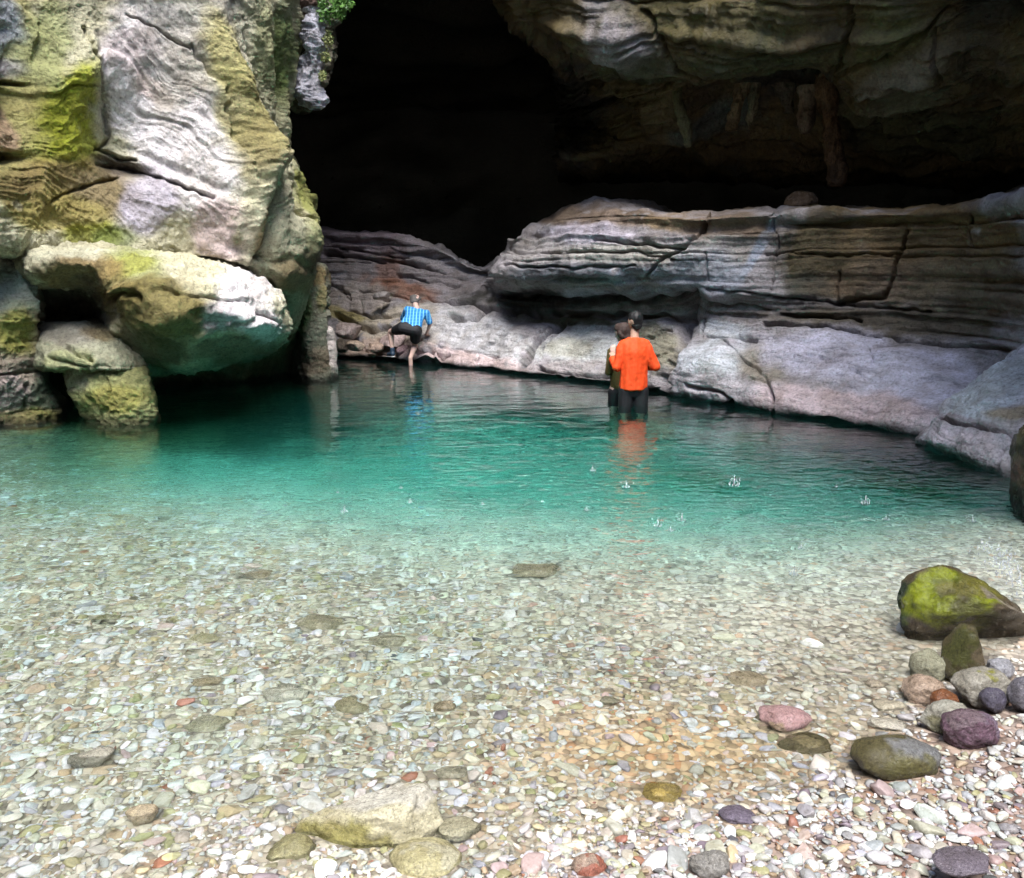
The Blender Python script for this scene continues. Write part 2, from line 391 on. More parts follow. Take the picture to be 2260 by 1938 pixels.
def rock_patch(name, rows, mat, base, blobs=(), bumps=(), cracks=(), strat=None, amp=(0.10, 0.03, 0.012), seed=1, step=2.4, cap=150, sdir=(0, 0, 1), smask=None):
    P, tr, tc = patch(rows, step, cap)
    n = normals(P); nr, nc = P.shape[:2]
    Pf = P.reshape(-1, 3); nf = n.reshape(-1, 3); px, py = PX(Pf)
    D = amp[0] * fbm(Pf * 0.9, 3, seed) + amp[1] * fbm(Pf * 3.4, 3, seed + 9) + amp[2] * ridged(Pf * 9.0, 3, seed + 20)
    for (bx, by, rx, ry, ang, a) in bumps: D = D + a * gauss(px, py, bx, by, rx, ry, ang)
    wob = 6 * perlin(np.stack([px / 30, py / 30, 0 * px], -1), seed + 3) + 3 * perlin(np.stack([px / 11, py / 11, 0 * px], -1), seed + 4)
    wob2 = 6 * perlin(np.stack([px / 30, py / 30, 0 * px + 5], -1), seed + 5)
    for (pl, wd, dp) in cracks:
        d = seg_dist(px + wob, py + wob2, pl)
        wl = wd * (0.7 + 0.6 * perlin(np.stack([px / 40, py / 40, 0 * px], -1), seed + 8))
        br = np.clip(0.95 + 0.9 * perlin(np.stack([px / 22, py / 22, 0 * px + 3], -1), seed + 6), .12, 1.25)
        D = D - dp * br * np.exp(-(d / np.maximum(wl, 1)) ** 2)
    TR, TC = np.meshgrid(tr / tr[-1], tc / tc[-1], indexing='ij')
    sc = TR.ravel()
    if strat:
        nl, gr, ji, warp, mask = strat
        s = (Pf @ np.array(sdir)); lo, hi = s.min(), s.max()
        if mask == 'v': s = sc
        else: s = (s - lo) / (hi - lo)
        s = np.clip(s + warp * fbm(Pf * 0.45, 3, seed + 30) + 0.0025 * perlin(Pf * 5, seed + 31), 0, 0.9999)
        h, idx = strata(s, nl, seed + 2, gr, ji)
        fade = 0.45 + 0.75 * sstep(-0.35, 0.3, fbm(Pf * np.array([0.7, 0.7, 1.6]), 3, seed + 40))
        if smask: fade = fade * np.interp(np.repeat(tr, nc), smask[0], smask[1])
        D = D + h * fade
        sv = np.stack([Pf[:, 0] * 0.22, Pf[:, 1] * 0.22, s * (hi - lo if mask != 'v' else 3.2) * 1.6], -1)
    else:
        sv = np.stack([Pf[:, 0] * 0.5, Pf[:, 1] * 0.5, Pf @ np.array(sdir)], -1)
    if len(amp) > 3: D = D + amp[3] * ridged(sv * np.array([4, 4, 5.5]), 4, seed + 50)
    c = colour_field(base, Pf, px, py, blobs)
    fz = sstep(.06, .16, c[:, 1] - c[:, 2])
    D = D + fz * (0.010 * ridged(Pf * 17, 3, seed + 60) + 0.006 * perlin(Pf * 45, seed + 61))
    Pf = Pf + nf * D[:, None]
    wet = sstep(.11, .03, Pf[:, 2] + .05 * fbm(Pf * 3, 2, seed + 70))[:, None]
    c = c * (1 - .72 * wet)
    me = new_mesh(name, Pf, grid_faces(nr, nc), True, {'col': ('FLOAT_COLOR', np.concatenate([c, np.ones((len(c), 1))], 1)), 'sv': ('FLOAT_VECTOR', sv)})
    return link(name, me, mat)
def rows_of(*spec):
    """each row: (xs, ys, Ys); a single number is spread over the row"""
    out = []; n = max(len(s[0]) for s in spec)
    for xs, ys, Ys in spec:
        f = lambda a: list(a) if hasattr(a, '__len__') else [a] * n
        out.append(list(zip(f(xs), f(ys), f(Ys))))
    return out

# the left cliff above its ledge
YB = [6, 8.7, 9.3, 9.8, 10.1, 10.4, 11.0, 12.3, 15, 19]
A1 = rows_of(
 ([-1300,-300,0,200,400,520,620,700,800,900], -2600, [5, 8.3, 9, 9.4, 9.8, 10.2, 10.8, 12, 15, 19]),
 ([-1100,-200,50,220,380,480,570,650,700,700], -900, [6,8.5,9.2,9.6,10,10.3,10.9,12,15,19]),
 ([-1100,-100,60,220,380,480,560,640,660,640], -200, YB),
 ([-1100,-60,70,220,360,470,560,644,650,600], 60, YB),
 ([-1100,-60,70,220,370,480,560,638,630,560], 230, YB),
 ([-1100,-60,70,220,380,500,580,644,630,560], 345, YB),
 ([-1100,-60,70,220,380,520,610,664,645,580], 430, YB),
 ([-1100,-60,60,210,380,530,630,686,670,600], 500, YB),
 ([-1100,-60,60,200,370,530,636,694,675,600], [548,548,548,555,565,580,575,545,545,545], YB),
 ([-1100,-60,60,200,370,530,640,686,668,600], [562,562,560,567,577,598,628,592,590,590], [6,8.9,9.5,10,10.3,10.7,11.3,12.6,15,19]),
 ([-1100,-60,60,200,370,540,640,672,660,600], [600,600,600,605,612,640,672,655,640,640], [7,9.8,10.2,10.5,11.0,11.8,12.0,13.2,15.5,19]),
 ([-1100,-60,60,200,370,530,610,640,630,590], [800]*10, [7.4,10.2,10.7,11.3,12.4,12.8,13.4,14.4,16,19]),
 ([-1100,-60,60,200,370,530,610,640,630,590], [1040]*10, [7.2,10.6,11.6,12.0,12.4,12.8,13.4,14.4,16,19]))
blA = [(60,260,120,300,0,OLIVE,.8),(150,230,70,130,25,MOSS,.95),(160,310,70,60,20,MOSS,.9),(110,90,60,120,15,SAGE,.8),(20,60,40,60,0,BLUEG,.8),(15,160,40,30,0,LILAC,.8),
 (15,280,30,70,0,(0.42,0.28,0.2),.8),(160,420,190,70,0,BROWN,.8),(130,470,110,55,0,YEL,.85),(190,520,90,35,0,MOSS,.75),(250,525,60,25,0,GREEN,.6),
 (320,150,110,150,12,WHITE,1),(390,260,110,130,30,WHITE,1),(430,400,90,110,30,WHITE,.9),(300,110,70,50,0,(0.52,0.43,0.42),.6),(340,190,50,25,20,(0.45,0.33,0.28),.6),
 (330,440,70,80,0,LILAC,.9),(480,510,70,70,20,PINK,.85),(420,130,80,120,20,(0.42,0.40,0.36),.8),(470,60,120,90,10,(0.47,0.45,0.42),.8),
 (500,200,40,190,-14,OLIVE,.75),(545,350,40,120,-14,(0.25,0.22,0.09),.8),(560,470,35,80,0,PALE,.7),(575,510,18,60,0,BROWN,.8),
 (560,120,45,150,-8,PALE,.6),(600,180,40,200,-10,SAGE,.7),(610,350,50,160,-12,PALE,.7),(680,430,35,110,-10,(0.30,0.33,0.06),.85),(700,520,50,70,0,SAGE,.7),
 (632,90,22,120,0,GREEN,.8),(640,10,20,30,0,PALE,.5),(660,600,60,50,0,BROWN,.7),(270,365,60,22,20,(0.10,0.08,0.06),.7),(690,575,30,50,-30,DARK,.5),
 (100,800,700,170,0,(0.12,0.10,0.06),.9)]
buA = [(130,230,90,170,20,.22),(40,200,35,160,0,-.18),(300,250,90,160,20,-.20),(500,180,35,200,-15,.30),(560,380,40,110,-12,.34),(590,470,14,130,-3,-.30),
 (620,180,18,260,-6,-.16),(650,420,30,130,-8,.10),(670,540,30,60,0,.12),(280,370,60,14,20,-.22),(400,380,120,12,25,-.10),(10,350,50,14,0,-.25),(380,440,110,60,10,.16),
 (230,180,12,200,-4,-.10),(560,560,70,16,20,-.1)]
crA = [([(220,362),(300,372),(360,395),(470,440)],6,.12),([(215,320),(260,345),(300,350)],5,.12),([(0,190),(60,190)],7,.25),([(0,348),(40,352)],8,.25),
 ([(185,60),(225,180),(245,300),(215,330)],6,.10),([(420,100),(480,190),(500,300),(545,420)],5,.08),([(590,430),(585,560),(560,590)],9,.22),([(530,40),(560,200),(600,330),(650,480)],5,.08),
 ([(640,470),(690,510)],5,.1),([(100,440),(200,410),(260,390)],5,.08),([(280,30),(350,60),(420,110)],4,.08),([(520,590),(300,560),(100,545)],6,.12)]
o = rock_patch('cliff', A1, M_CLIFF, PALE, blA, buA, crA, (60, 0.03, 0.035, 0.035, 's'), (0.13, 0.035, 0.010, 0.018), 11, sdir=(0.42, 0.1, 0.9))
tag(o, 'tall mossy limestone cliff face left of the cave mouth', kind='structure')

# the bulging boulder ledge under it
L1 = rows_of(
 ([30,90,200,320,440,540,596,628], [556,562,570,580,596,620,660,704], [11.8,11.8,11.8,12,12.2,12.4,12.6,12.8]),
 ([20,80,200,320,440,536,594,626], [540,544,552,562,577,598,640,698], [10.2,9.9,9.9,10.1,10.3,10.7,11.2,11.7]),
 ([10,76,200,320,446,548,606,632], [570,566,570,580,592,612,655,704], [9.9,9.2,9.2,9.3,9.6,10.0,10.6,11.3]),
 ([10,76,200,318,446,556,616,636], [610,600,604,620,640,660,685,712], [9.9,9.2,9.2,9.1,9.2,9.6,10.3,11.1]),
 ([10,90,190,305,440,556,616,635], [650,640,650,680,705,720,722,722], [10.3,9.8,9.9,9.1,9.2,9.6,10.3,11.1]),
 ([10,100,200,300,430,550,608,630], [690,680,690,735,760,760,748,732], [10.8,10.4,10.4,9.4,9.5,10.0,10.6,11.2]),
 ([10,110,215,320,430,545,600,626], [715,715,722,800,806,788,768,742], [11.3,10.9,10.8,10.1,10.1,10.6,11.1,11.5]),
 ([10,110,215,320,430,545,600,622], [718,722,730,800,806,788,768,745], [12.6,12.6,12.6,12.8,12.8,12.9,13,13]))
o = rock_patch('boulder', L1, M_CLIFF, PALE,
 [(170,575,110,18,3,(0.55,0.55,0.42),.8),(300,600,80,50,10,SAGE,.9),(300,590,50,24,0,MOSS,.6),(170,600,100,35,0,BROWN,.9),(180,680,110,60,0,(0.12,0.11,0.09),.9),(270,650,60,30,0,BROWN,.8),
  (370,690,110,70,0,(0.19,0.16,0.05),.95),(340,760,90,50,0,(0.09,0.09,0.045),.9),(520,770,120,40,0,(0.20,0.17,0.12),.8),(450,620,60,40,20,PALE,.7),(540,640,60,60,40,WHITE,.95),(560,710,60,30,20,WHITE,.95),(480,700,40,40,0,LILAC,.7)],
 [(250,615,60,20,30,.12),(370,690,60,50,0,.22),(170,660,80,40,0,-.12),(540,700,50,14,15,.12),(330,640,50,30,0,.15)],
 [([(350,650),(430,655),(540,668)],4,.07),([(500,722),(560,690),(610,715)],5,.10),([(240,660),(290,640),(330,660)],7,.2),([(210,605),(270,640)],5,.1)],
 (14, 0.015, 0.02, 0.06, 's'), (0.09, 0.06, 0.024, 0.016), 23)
tag(o, 'huge undercut boulder with white tip jutting over the dark recess of the left cliff', 'boulder')

# lower left pieces
L2 = rows_of(
 ([-900,-60,0,40,64,60,40], [500,530,536,540,548,552,556], [6.5,9.4,9.5,9.7,10.2,11.2,12]),
 ([-900,-60,0,50,80,76,60], [600,600,600,600,605,610,610], [6.5,9.2,9.3,9.5,10.0,11.2,12]),
 ([-900,-60,0,60,86,80,60], [700,700,700,700,705,705,705], [6.5,9.0,9.1,9.4,9.9,11.2,12]),
 ([-900,-60,10,60,86,80,60], [790,790,790,790,790,790,790], [6.5,8.9,9.1,9.4,9.8,11.2,12]),
 ([-900,-60,20,74,108,110,90], [850,850,850,850,850,850,850], [6.5,8.9,9.15,9.4,9.8,11.2,12]),
 ([-900,-60,20,90,140,150,120], [905,905,905,905,905,900,900], [6.5,9.0,9.3,9.5,9.9,11.2,12]),
 ([-900,-60,20,90,140,150,120], [1000]*7, [6.5,9.0,9.3,9.5,9.9,11.2,12]))
o = rock_patch('boulder', L2, M_CLIFF, (0.36,0.31,0.25), [(20,640,50,60,0,(0.28,0.34,0.32),.8),(30,740,45,50,0,(0.30,0.30,0.06),.9),(100,880,40,60,0,(0.08,0.13,0.08),.8),(20,880,50,60,0,PINK,.6),(60,920,90,25,0,OLIVE,.7)],
 [(50,650,10,120,-15,.1)], [([(20,560),(60,660),(90,780)],6,.10),([(0,826),(90,818)],4,.08),([(55,900),(62,850)],4,.08)], (14,.02,.03,.05,'s'), (.07,.04,.018), 31)
tag(o, 'pinkish brown rock column rising from the water at the far left edge', 'rock column')
X3 = [78,88,130,200,262,304,330,340]
L3 = rows_of(
 (X3, [680,668,655,665,690,735,770,785], [11.2,11.0,10.9,11.0,11.5,11.7,11.9,12]),
 (X3, [716,712,710,713,722,748,778,790], [10.9,10.6,10.5,10.5,10.6,10.9,11.1,11.3]),
 (X3, [728,724,722,726,738,760,784,793], [10.2,9.8,9.65,9.65,9.8,10.1,10.4,10.7]),
 (X3, [760,762,766,770,776,786,794,797], [9.9,9.5,9.3,9.3,9.4,9.65,10.0,10.4]),
 (X3, [786,793,801,806,808,808,806,803], [9.85,9.4,9.2,9.2,9.3,9.5,9.8,10.2]),
 (X3, [796,804,812,816,816,814,810,806], [10.0,9.6,9.45,9.45,9.5,9.7,10.0,10.4]),
 (X3, [796,804,812,816,816,814,810,806], [11.5]*8))
o = rock_patch('boulder', L3, M_CLIFF, (0.34,0.35,0.25), [(150,740,90,25,0,GREY,.7),(230,735,60,20,0,BROWN,.6),(150,800,60,20,0,SAGE,.6)],
 [], [([(150,770),(180,790),(200,796)],6,.1),([(120,795),(200,812)],4,.06)], None, (.06,.05,.02), 37)
tag(o, 'wedge shaped sage green rock resting on the mossy block under the ledge', 'boulder')
L4 = rows_of(
 ([148,157,176,240,298,316,322], [828,824,820,818,820,826,834], [11.4]*7),
 ([146,154,174,240,300,319,326], [820,817,814,812,814,820,828], [10.5,9.95,9.75,9.6,9.65,9.85,10.5]),
 ([148,157,176,241,303,322,329], [836,834,832,830,832,836,842], [10.3,9.7,9.5,9.35,9.4,9.65,10.3]),
 ([160,169,186,250,312,331,337], [866]*7, [10.25,9.7,9.45,9.3,9.35,9.6,10.25]),
 ([186,194,208,262,320,338,344], [905,906,906,905,903,900,898], [10.25,9.7,9.45,9.3,9.35,9.6,10.25]),
 ([206,213,226,270,324,341,347], [934]*7, [10.25,9.7,9.45,9.3,9.35,9.6,10.25]),
 ([206,213,226,270,324,341,347], [1010]*7, [10.25,9.7,9.45,9.3,9.35,9.6,10.25]))
o = rock_patch('boulder', L4, M_CLIFF, (0.31,0.33,0.15), [(260,880,60,30,0,(0.32,0.31,0.07),.7),(180,840,30,20,0,PALE,.7)], [], [([(230,815),(250,860),(244,905)],4,.05)], None, (.06,.05,.022), 41)
tag(o, 'square mossy yellow green block standing in the water beside the dark gap', 'boulder')
L5 = rows_of(
 ([640,650,680,712,724,715], [590,585,582,585,600,610], [14.2,13.6,13.3,13.4,13.8,15]),
 ([640,650,680,715,727,715], [640]*6, [14.0,13.4,13.1,13.2,13.7,15]),
 ([640,651,680,718,731,720], [700]*6, [14.0,13.5,13.1,13.2,13.7,15]),
 ([640,653,684,722,738,725], [760]*6, [14.0,13.5,13.1,13.2,13.7,15]),
 ([640,655,686,724,742,730], [830]*6, [14.0,13.5,13.1,13.2,13.7,15]),
 ([640,655,686,724,742,730], [920]*6, [14.0,13.5,13.1,13.2,13.7,15]))
o = rock_patch('rock_pillar', L5, M_CLIFF, (0.24,0.25,0.19), [(670,680,20,60,0,(0.12,0.19,0.07),.8),(690,610,40,25,0,BROWN,.8),(690,800,60,30,0,(0.22,0.17,0.12),.7),(736,760,9,90,0,(0.55,0.5,0.48),1),(710,660,14,30,0,YEL,.5)],
 [(727,740,4,100,-4,-.1)], [([(722,640),(727,720),(728,800)],3,.12)], None, (.06,.03,.012), 47, step=1.6)
tag(o, 'smooth green stained rock pillar in the water where the left cliff ends', 'rock pillar')

# the far and right wall: cracked slabs, layered ledge, smooth sloping slab
XB = [540,680,760,860,960,1070,1130,1250,1400,1530,1700,1880,2060,2200,2400,2900]
YWL = [776,784,790,797,806,816,826,838,858,882,911,938,966,1004,1100,1400]
YW = np.array([Yg(y) for y in YWL])
def rb(ys, dy, dx=0): return ([x + dx for x in XB] if not hasattr(dx, '__len__') else [x + d for x, d in zip(XB, dx)], ys, list(YW + np.array(dy)))
Bx = rows_of(
 rb([515,522,530,540,570,606,530,480,478,490,476,476,474,450,400,240], [7]*16, [0,0,0,0,0,0,30,10]+[0]*8),
 rb([495,505,511,519,543,594,520,463,460,474,460,461,460,440,380,200], [1.9,1.9,2.0,2.1,2.3,2.6,1.5,1.1,1.0,1.0,1.6,1.9,2.0,2.0,1.6,1.2], [0,0,0,0,0,0,26,10]+[0]*8),
 rb([520,528,534,545,575,604,556,500,496,505,500,503,505,495,450,300], [1.6,1.6,1.7,1.8,2.1,2.5,1.0,.45,.4,.5,1.2,1.6,1.75,1.8,1.4,1.0], [0,0,0,0,0,0,6,0]+[0]*8),
 rb([550,556,564,573,594,610,590,545,540,548,550,556,560,560,530,420], [1.5,1.5,1.6,1.7,1.9,2.3,.55,.15,.1,.35,1.15,1.5,1.7,1.7,1.4,1.0], [0,0,0,0,0,0,-16,0]+[0]*8),
 rb([580,586,594,602,614,618,612,600,598,600,605,612,618,620,600,520], [1.4,1.4,1.5,1.6,1.8,2.1,.55,.12,.12,.40,1.05,1.45,1.65,1.65,1.4,1.0], [0,0,0,0,0,0,-20,0]+[0]*8),
 rb([606,612,620,628,636,636,632,630,640,645,650,660,672,680,670,610], [1.25,1.25,1.35,1.45,1.6,1.8,1.0,.40,.45,.50,.95,1.4,1.6,1.6,1.35,1.0]),
 rb([630,636,644,652,656,654,650,660,672,690,696,704,718,728,740,700], [1.15,1.15,1.2,1.25,1.4,1.5,1.4,1.0,.80,.85,1.0,1.35,1.6,1.6,1.35,1.0]),
 rb([656,662,670,676,674,676,680,692,700,712,738,732,760,772,800,800], [1.0,1.0,1.05,1.1,1.15,1.2,1.25,1.08,.95,.8,.85,1.25,1.5,1.55,1.3,1.0]),
 rb([690,698,704,708,706,710,716,724,738,756,768,786,812,830,880,950], [.75,.75,.75,.8,.8,.8,.85,.9,.8,.45,.7,.9,1.1,1.2,1.0,.8]),
 rb([726,734,740,744,748,752,760,768,784,802,824,848,872,898,960,1100], [.4,.4,.4,.42,.45,.45,.45,.45,.45,.1,.4,.5,.55,.65,.7,.5]),
 rb([756,764,770,776,784,794,802,812,828,850,874,900,928,960,1040,1260], [.1,.1,.1,.1,.12,.1,.1,.12,.12,-.05,.08,.1,.12,.2,.2,.2]),
 rb([y - 7 for y in YWL], [0]*16),
 rb([y + 1 for y in YWL], [.32]*16),
 rb([y + 110 for y in YWL], [.25]*16))
crB = [([(719,629),(755,637)],4,.12),([(755,645),(769,661),(761,682),(785,686),(826,704),(882,700),(930,700)],4,.14),([(736,694),(785,714),(822,732),(858,728)],7,.28),
 ([(743,732),(767,742),(790,752)],5,.15),([(834,753),(872,763),(903,765),(930,755)],4,.14),([(769,771),(813,775),(848,781)],3,.12),([(826,657),(860,665)],4,.12),([(743,640),(770,650),(772,662)],5,.15),
 ([(790,640),(850,646),(900,660)],3,.08),([(843,700),(846,672)],3,.06),([(793,690),(796,660)],3,.06),([(800,755),(806,775)],3,.07),([(830,760),(818,776)],3,.07),
 ([(943,657),(1004,669),(1085,678),(1120,684),(1250,692),(1400,699),(1530,704)],6,.24),([(992,698),(1024,708),(1050,702),(1075,682)],7,.26),
 ([(720,562),(801,570),(903,584),(980,600)],5,.24),([(700,545),(780,552),(900,572)],3,.12),([(882,613),(943,619),(1010,626)],4,.15),([(940,760),(1000,770),(1100,790)],2.5,.05),
 ([(919,783),(964,790)],9,.40),([(960,797),(990,785)],5,.2),([(1050,800),(1075,770),(1120,740)],2.5,.06),([(1010,735),(1000,760),(980,790)],2,.04),
 ([(1315,530),(1369,533),(1422,539),(1501,546),(1541,517),(1560,485)],4,.20),([(1501,546),(1464,570),(1443,591),(1422,612)],4,.18),
 ([(1240,714),(1196,745),(1161,782),(1143,814)],8,.35),([(1230,735),(1190,780),(1170,812)],3,.10),([(1225,716),(1150,750),(1130,765)],2.5,.06),
 ([(1512,700),(1504,758),(1480,806),(1459,850)],9,.45),([(1490,660),(1525,690),(1530,650)],9,.25),
 ([(1190,812),(1260,830),(1340,828)],5,.20),([(1440,860),(1480,850)],5,.15),([(1420,760),(1460,735),(1480,728)],3,.08),([(1360,782),(1420,790),(1470,780)],2,.05),
 ([(1690,716),(1833,728),(1972,747),(2088,768),(2153,770),(2240,775)],5,.26),([(2004,507),(1981,571),(1967,622),(1949,655),(1847,664)],4.5,.2),
 ([(1555,706),(1550,743)],4,.15),([(1560,743),(1671,757)],4,.14),([(1518,849),(1587,862),(1624,900)],5,.2),([(1703,849),(1708,905)],5,.16),([(1851,600),(1851,660)],3,.1),
 ([(2148,460),(2148,540)],4,.12),([(1690,655),(1850,668),(2050,690)],4,.14),([(1560,640),(1700,652)],4,.14),([(1540,672),(1700,690),(1900,705)],4,.14),([(1660,840),(1700,850)],4,.10),
 ([(1780,790),(1840,800)],3,.06),([(1850,815),(1915,838)],2.5,.05),([(1920,770),(1925,810)],2,.04),([(1560,620),(1556,560)],3,.08),([(1100,655),(1300,665),(1500,672)],5,.16),
 ([(1140,560),(1400,556),(1480,575)],3,.10),([(1120,590),(1400,588)],3,.10),([(1690,560),(1850,566),(1990,560)],3,.10),([(1700,470),(1720,540),(1700,640)],3,.06),([(1600,760),(1700,850)],3,.07)]
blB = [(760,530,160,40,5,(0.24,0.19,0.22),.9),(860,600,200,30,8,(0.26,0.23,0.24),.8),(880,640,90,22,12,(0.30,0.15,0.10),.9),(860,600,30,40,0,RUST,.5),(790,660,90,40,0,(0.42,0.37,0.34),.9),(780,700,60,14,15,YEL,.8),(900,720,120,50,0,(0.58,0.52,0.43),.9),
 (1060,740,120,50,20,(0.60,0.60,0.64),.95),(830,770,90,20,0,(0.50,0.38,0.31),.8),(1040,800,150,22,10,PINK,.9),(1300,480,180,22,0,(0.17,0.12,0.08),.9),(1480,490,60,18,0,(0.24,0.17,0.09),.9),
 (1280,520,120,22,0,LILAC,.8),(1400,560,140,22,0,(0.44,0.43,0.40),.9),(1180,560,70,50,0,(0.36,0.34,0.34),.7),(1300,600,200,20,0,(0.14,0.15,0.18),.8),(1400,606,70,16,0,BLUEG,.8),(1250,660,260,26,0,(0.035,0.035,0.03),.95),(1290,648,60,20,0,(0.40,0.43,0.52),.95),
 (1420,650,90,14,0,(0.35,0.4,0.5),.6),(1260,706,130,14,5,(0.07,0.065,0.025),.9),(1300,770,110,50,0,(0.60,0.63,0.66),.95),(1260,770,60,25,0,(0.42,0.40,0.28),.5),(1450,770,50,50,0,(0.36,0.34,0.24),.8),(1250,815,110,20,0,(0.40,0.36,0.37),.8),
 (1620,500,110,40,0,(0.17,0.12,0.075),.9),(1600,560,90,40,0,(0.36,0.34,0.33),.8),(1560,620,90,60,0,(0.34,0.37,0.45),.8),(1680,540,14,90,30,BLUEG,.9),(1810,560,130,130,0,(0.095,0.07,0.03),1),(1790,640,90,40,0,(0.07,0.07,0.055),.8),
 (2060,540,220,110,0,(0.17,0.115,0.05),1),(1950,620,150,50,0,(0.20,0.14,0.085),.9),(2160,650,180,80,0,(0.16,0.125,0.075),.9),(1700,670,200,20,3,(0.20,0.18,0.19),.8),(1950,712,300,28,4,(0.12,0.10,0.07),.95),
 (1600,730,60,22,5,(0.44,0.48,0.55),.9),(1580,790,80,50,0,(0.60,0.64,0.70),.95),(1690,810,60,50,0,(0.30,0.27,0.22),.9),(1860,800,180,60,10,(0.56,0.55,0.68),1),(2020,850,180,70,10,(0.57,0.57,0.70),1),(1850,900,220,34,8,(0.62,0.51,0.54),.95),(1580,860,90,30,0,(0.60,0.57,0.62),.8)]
bB = [(1600,800,60,50,0,.15),(1480,680,60,30,0,-.1),(1520,690,30,60,0,-.15),(1230,700,120,14,0,-.1),(1840,640,40,60,0,-.1),(1700,500,14,60,20,-.08),(940,789,28,10,0,-.3)]
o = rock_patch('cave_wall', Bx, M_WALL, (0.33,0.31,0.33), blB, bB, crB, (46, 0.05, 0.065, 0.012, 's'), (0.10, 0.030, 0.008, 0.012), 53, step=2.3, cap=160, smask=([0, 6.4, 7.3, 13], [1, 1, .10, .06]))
tag(o, 'layered grey limestone wall with overhanging ledge and sloping slabs behind the pool', kind='structure')

# roof rock of the cave hanging over the ledge on the right
XD = [1110,1100,1150,1230,1330,1440,1560,1700,1830,1930,2060,2200,2400,2900]
def rd(dx, ys, Y): return ([x + d for x, d in zip(XD, dx)], ys, Y)
Z14 = [0]*14
Yd = np.array([20,14.2,13.4,12.9,12.6,12.3,12.0,11.6,11.2,10.8,10.2,9.6,8.0,4.6])
ED = np.array([1.5,3.2,2.4,1.5,.7] + [0]*9)
Dx = rows_of(
 rd(Z14, [-2600]*14, list(Yd * 0.86)), rd(Z14, [-900]*14, list(Yd * 0.92)), rd(Z14, [-250]*14, list(Yd * 0.97)),
 rd([-8,-6]+[0]*12, [10]*14, list(Yd)),
 rd([60,52,40,20]+[0]*10, [70]*14, list(Yd + .25)),
 rd([122,124,90,40,10]+[0]*9, [130]*14, list(Yd + .6 + ED * .5)),
 rd([126,132,110,70,20]+[0]*9, [190]*14, list(Yd + 1.0 + ED)),
 rd([130,140,120,80,30]+[0]*9, [250]*14, list(Yd + 1.5 + ED * 1.2)),
 rd([130,140,120,80,30]+[0]*9, [300]*14, list(Yd + 2.1 + ED * 1.3)),
 rd([130,140,120,80,30]+[0]*9, [335,335,340,345,340,335,345,360,372,372,375,370,350,250], list(Yd + 3.0)),
 rd([130,140,120,80,30]+[0]*9, [370,370,375,380,380,380,385,392,396,396,396,380,350,250], list(Yd + 6)),
 rd([130,140,120,80,30]+[0]*9, [395]*14, list(Yd + 16)))
crD = [([(1895,-40),(1888,50),(1872,110),(1835,160),(1800,185)],7,.20),([(1420,20),(1470,70),(1500,130),(1580,152),(1700,160),(1830,165)],7,.20),([(2075,30),(2060,56),(1960,100),(1900,115),(1830,175)],5,.16),
 ([(1225,70),(1250,120),(1280,170)],7,.25),([(2060,56),(2100,140)],5,.15),([(1860,290),(1960,270),(2080,230),(2260,245)],6,.15),([(2160,180),(2260,190)],6,.15),([(1230,250),(1330,230),(1490,190)],6,.2)]
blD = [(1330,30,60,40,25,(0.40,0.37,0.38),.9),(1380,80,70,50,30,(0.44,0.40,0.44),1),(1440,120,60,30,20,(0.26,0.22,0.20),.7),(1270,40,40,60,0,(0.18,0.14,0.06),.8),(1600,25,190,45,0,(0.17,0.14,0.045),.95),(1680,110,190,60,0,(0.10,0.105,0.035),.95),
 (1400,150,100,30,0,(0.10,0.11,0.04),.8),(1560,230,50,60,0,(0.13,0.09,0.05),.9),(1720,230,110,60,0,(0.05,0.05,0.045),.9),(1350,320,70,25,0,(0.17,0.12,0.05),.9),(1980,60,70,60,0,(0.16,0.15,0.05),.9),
 (1990,140,110,28,-20,(0.32,0.27,0.21),.95),(2000,200,120,40,-20,(0.17,0.16,0.10),.9),(2030,290,200,60,0,(0.085,0.09,0.035),.9),(2180,40,90,40,0,(0.03,0.03,0.025),.9),(2190,130,80,60,0,(0.10,0.075,0.04),.8),(1240,230,90,110,0,(0.035,0.032,0.022),.95),(1560,300,90,20,0,(0.16,0.20,0.20),.7)]  # near-black blob at the left edge paints its fade into the cave's shade
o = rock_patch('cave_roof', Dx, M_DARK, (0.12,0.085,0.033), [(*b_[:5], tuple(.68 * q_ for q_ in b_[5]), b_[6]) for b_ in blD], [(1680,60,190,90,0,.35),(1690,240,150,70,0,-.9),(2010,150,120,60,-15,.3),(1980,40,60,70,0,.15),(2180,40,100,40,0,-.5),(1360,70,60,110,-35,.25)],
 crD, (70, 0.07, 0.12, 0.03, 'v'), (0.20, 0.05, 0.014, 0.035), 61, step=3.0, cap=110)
tag(o, 'dark layered roof of the cave hanging over the ledge', kind='structure')

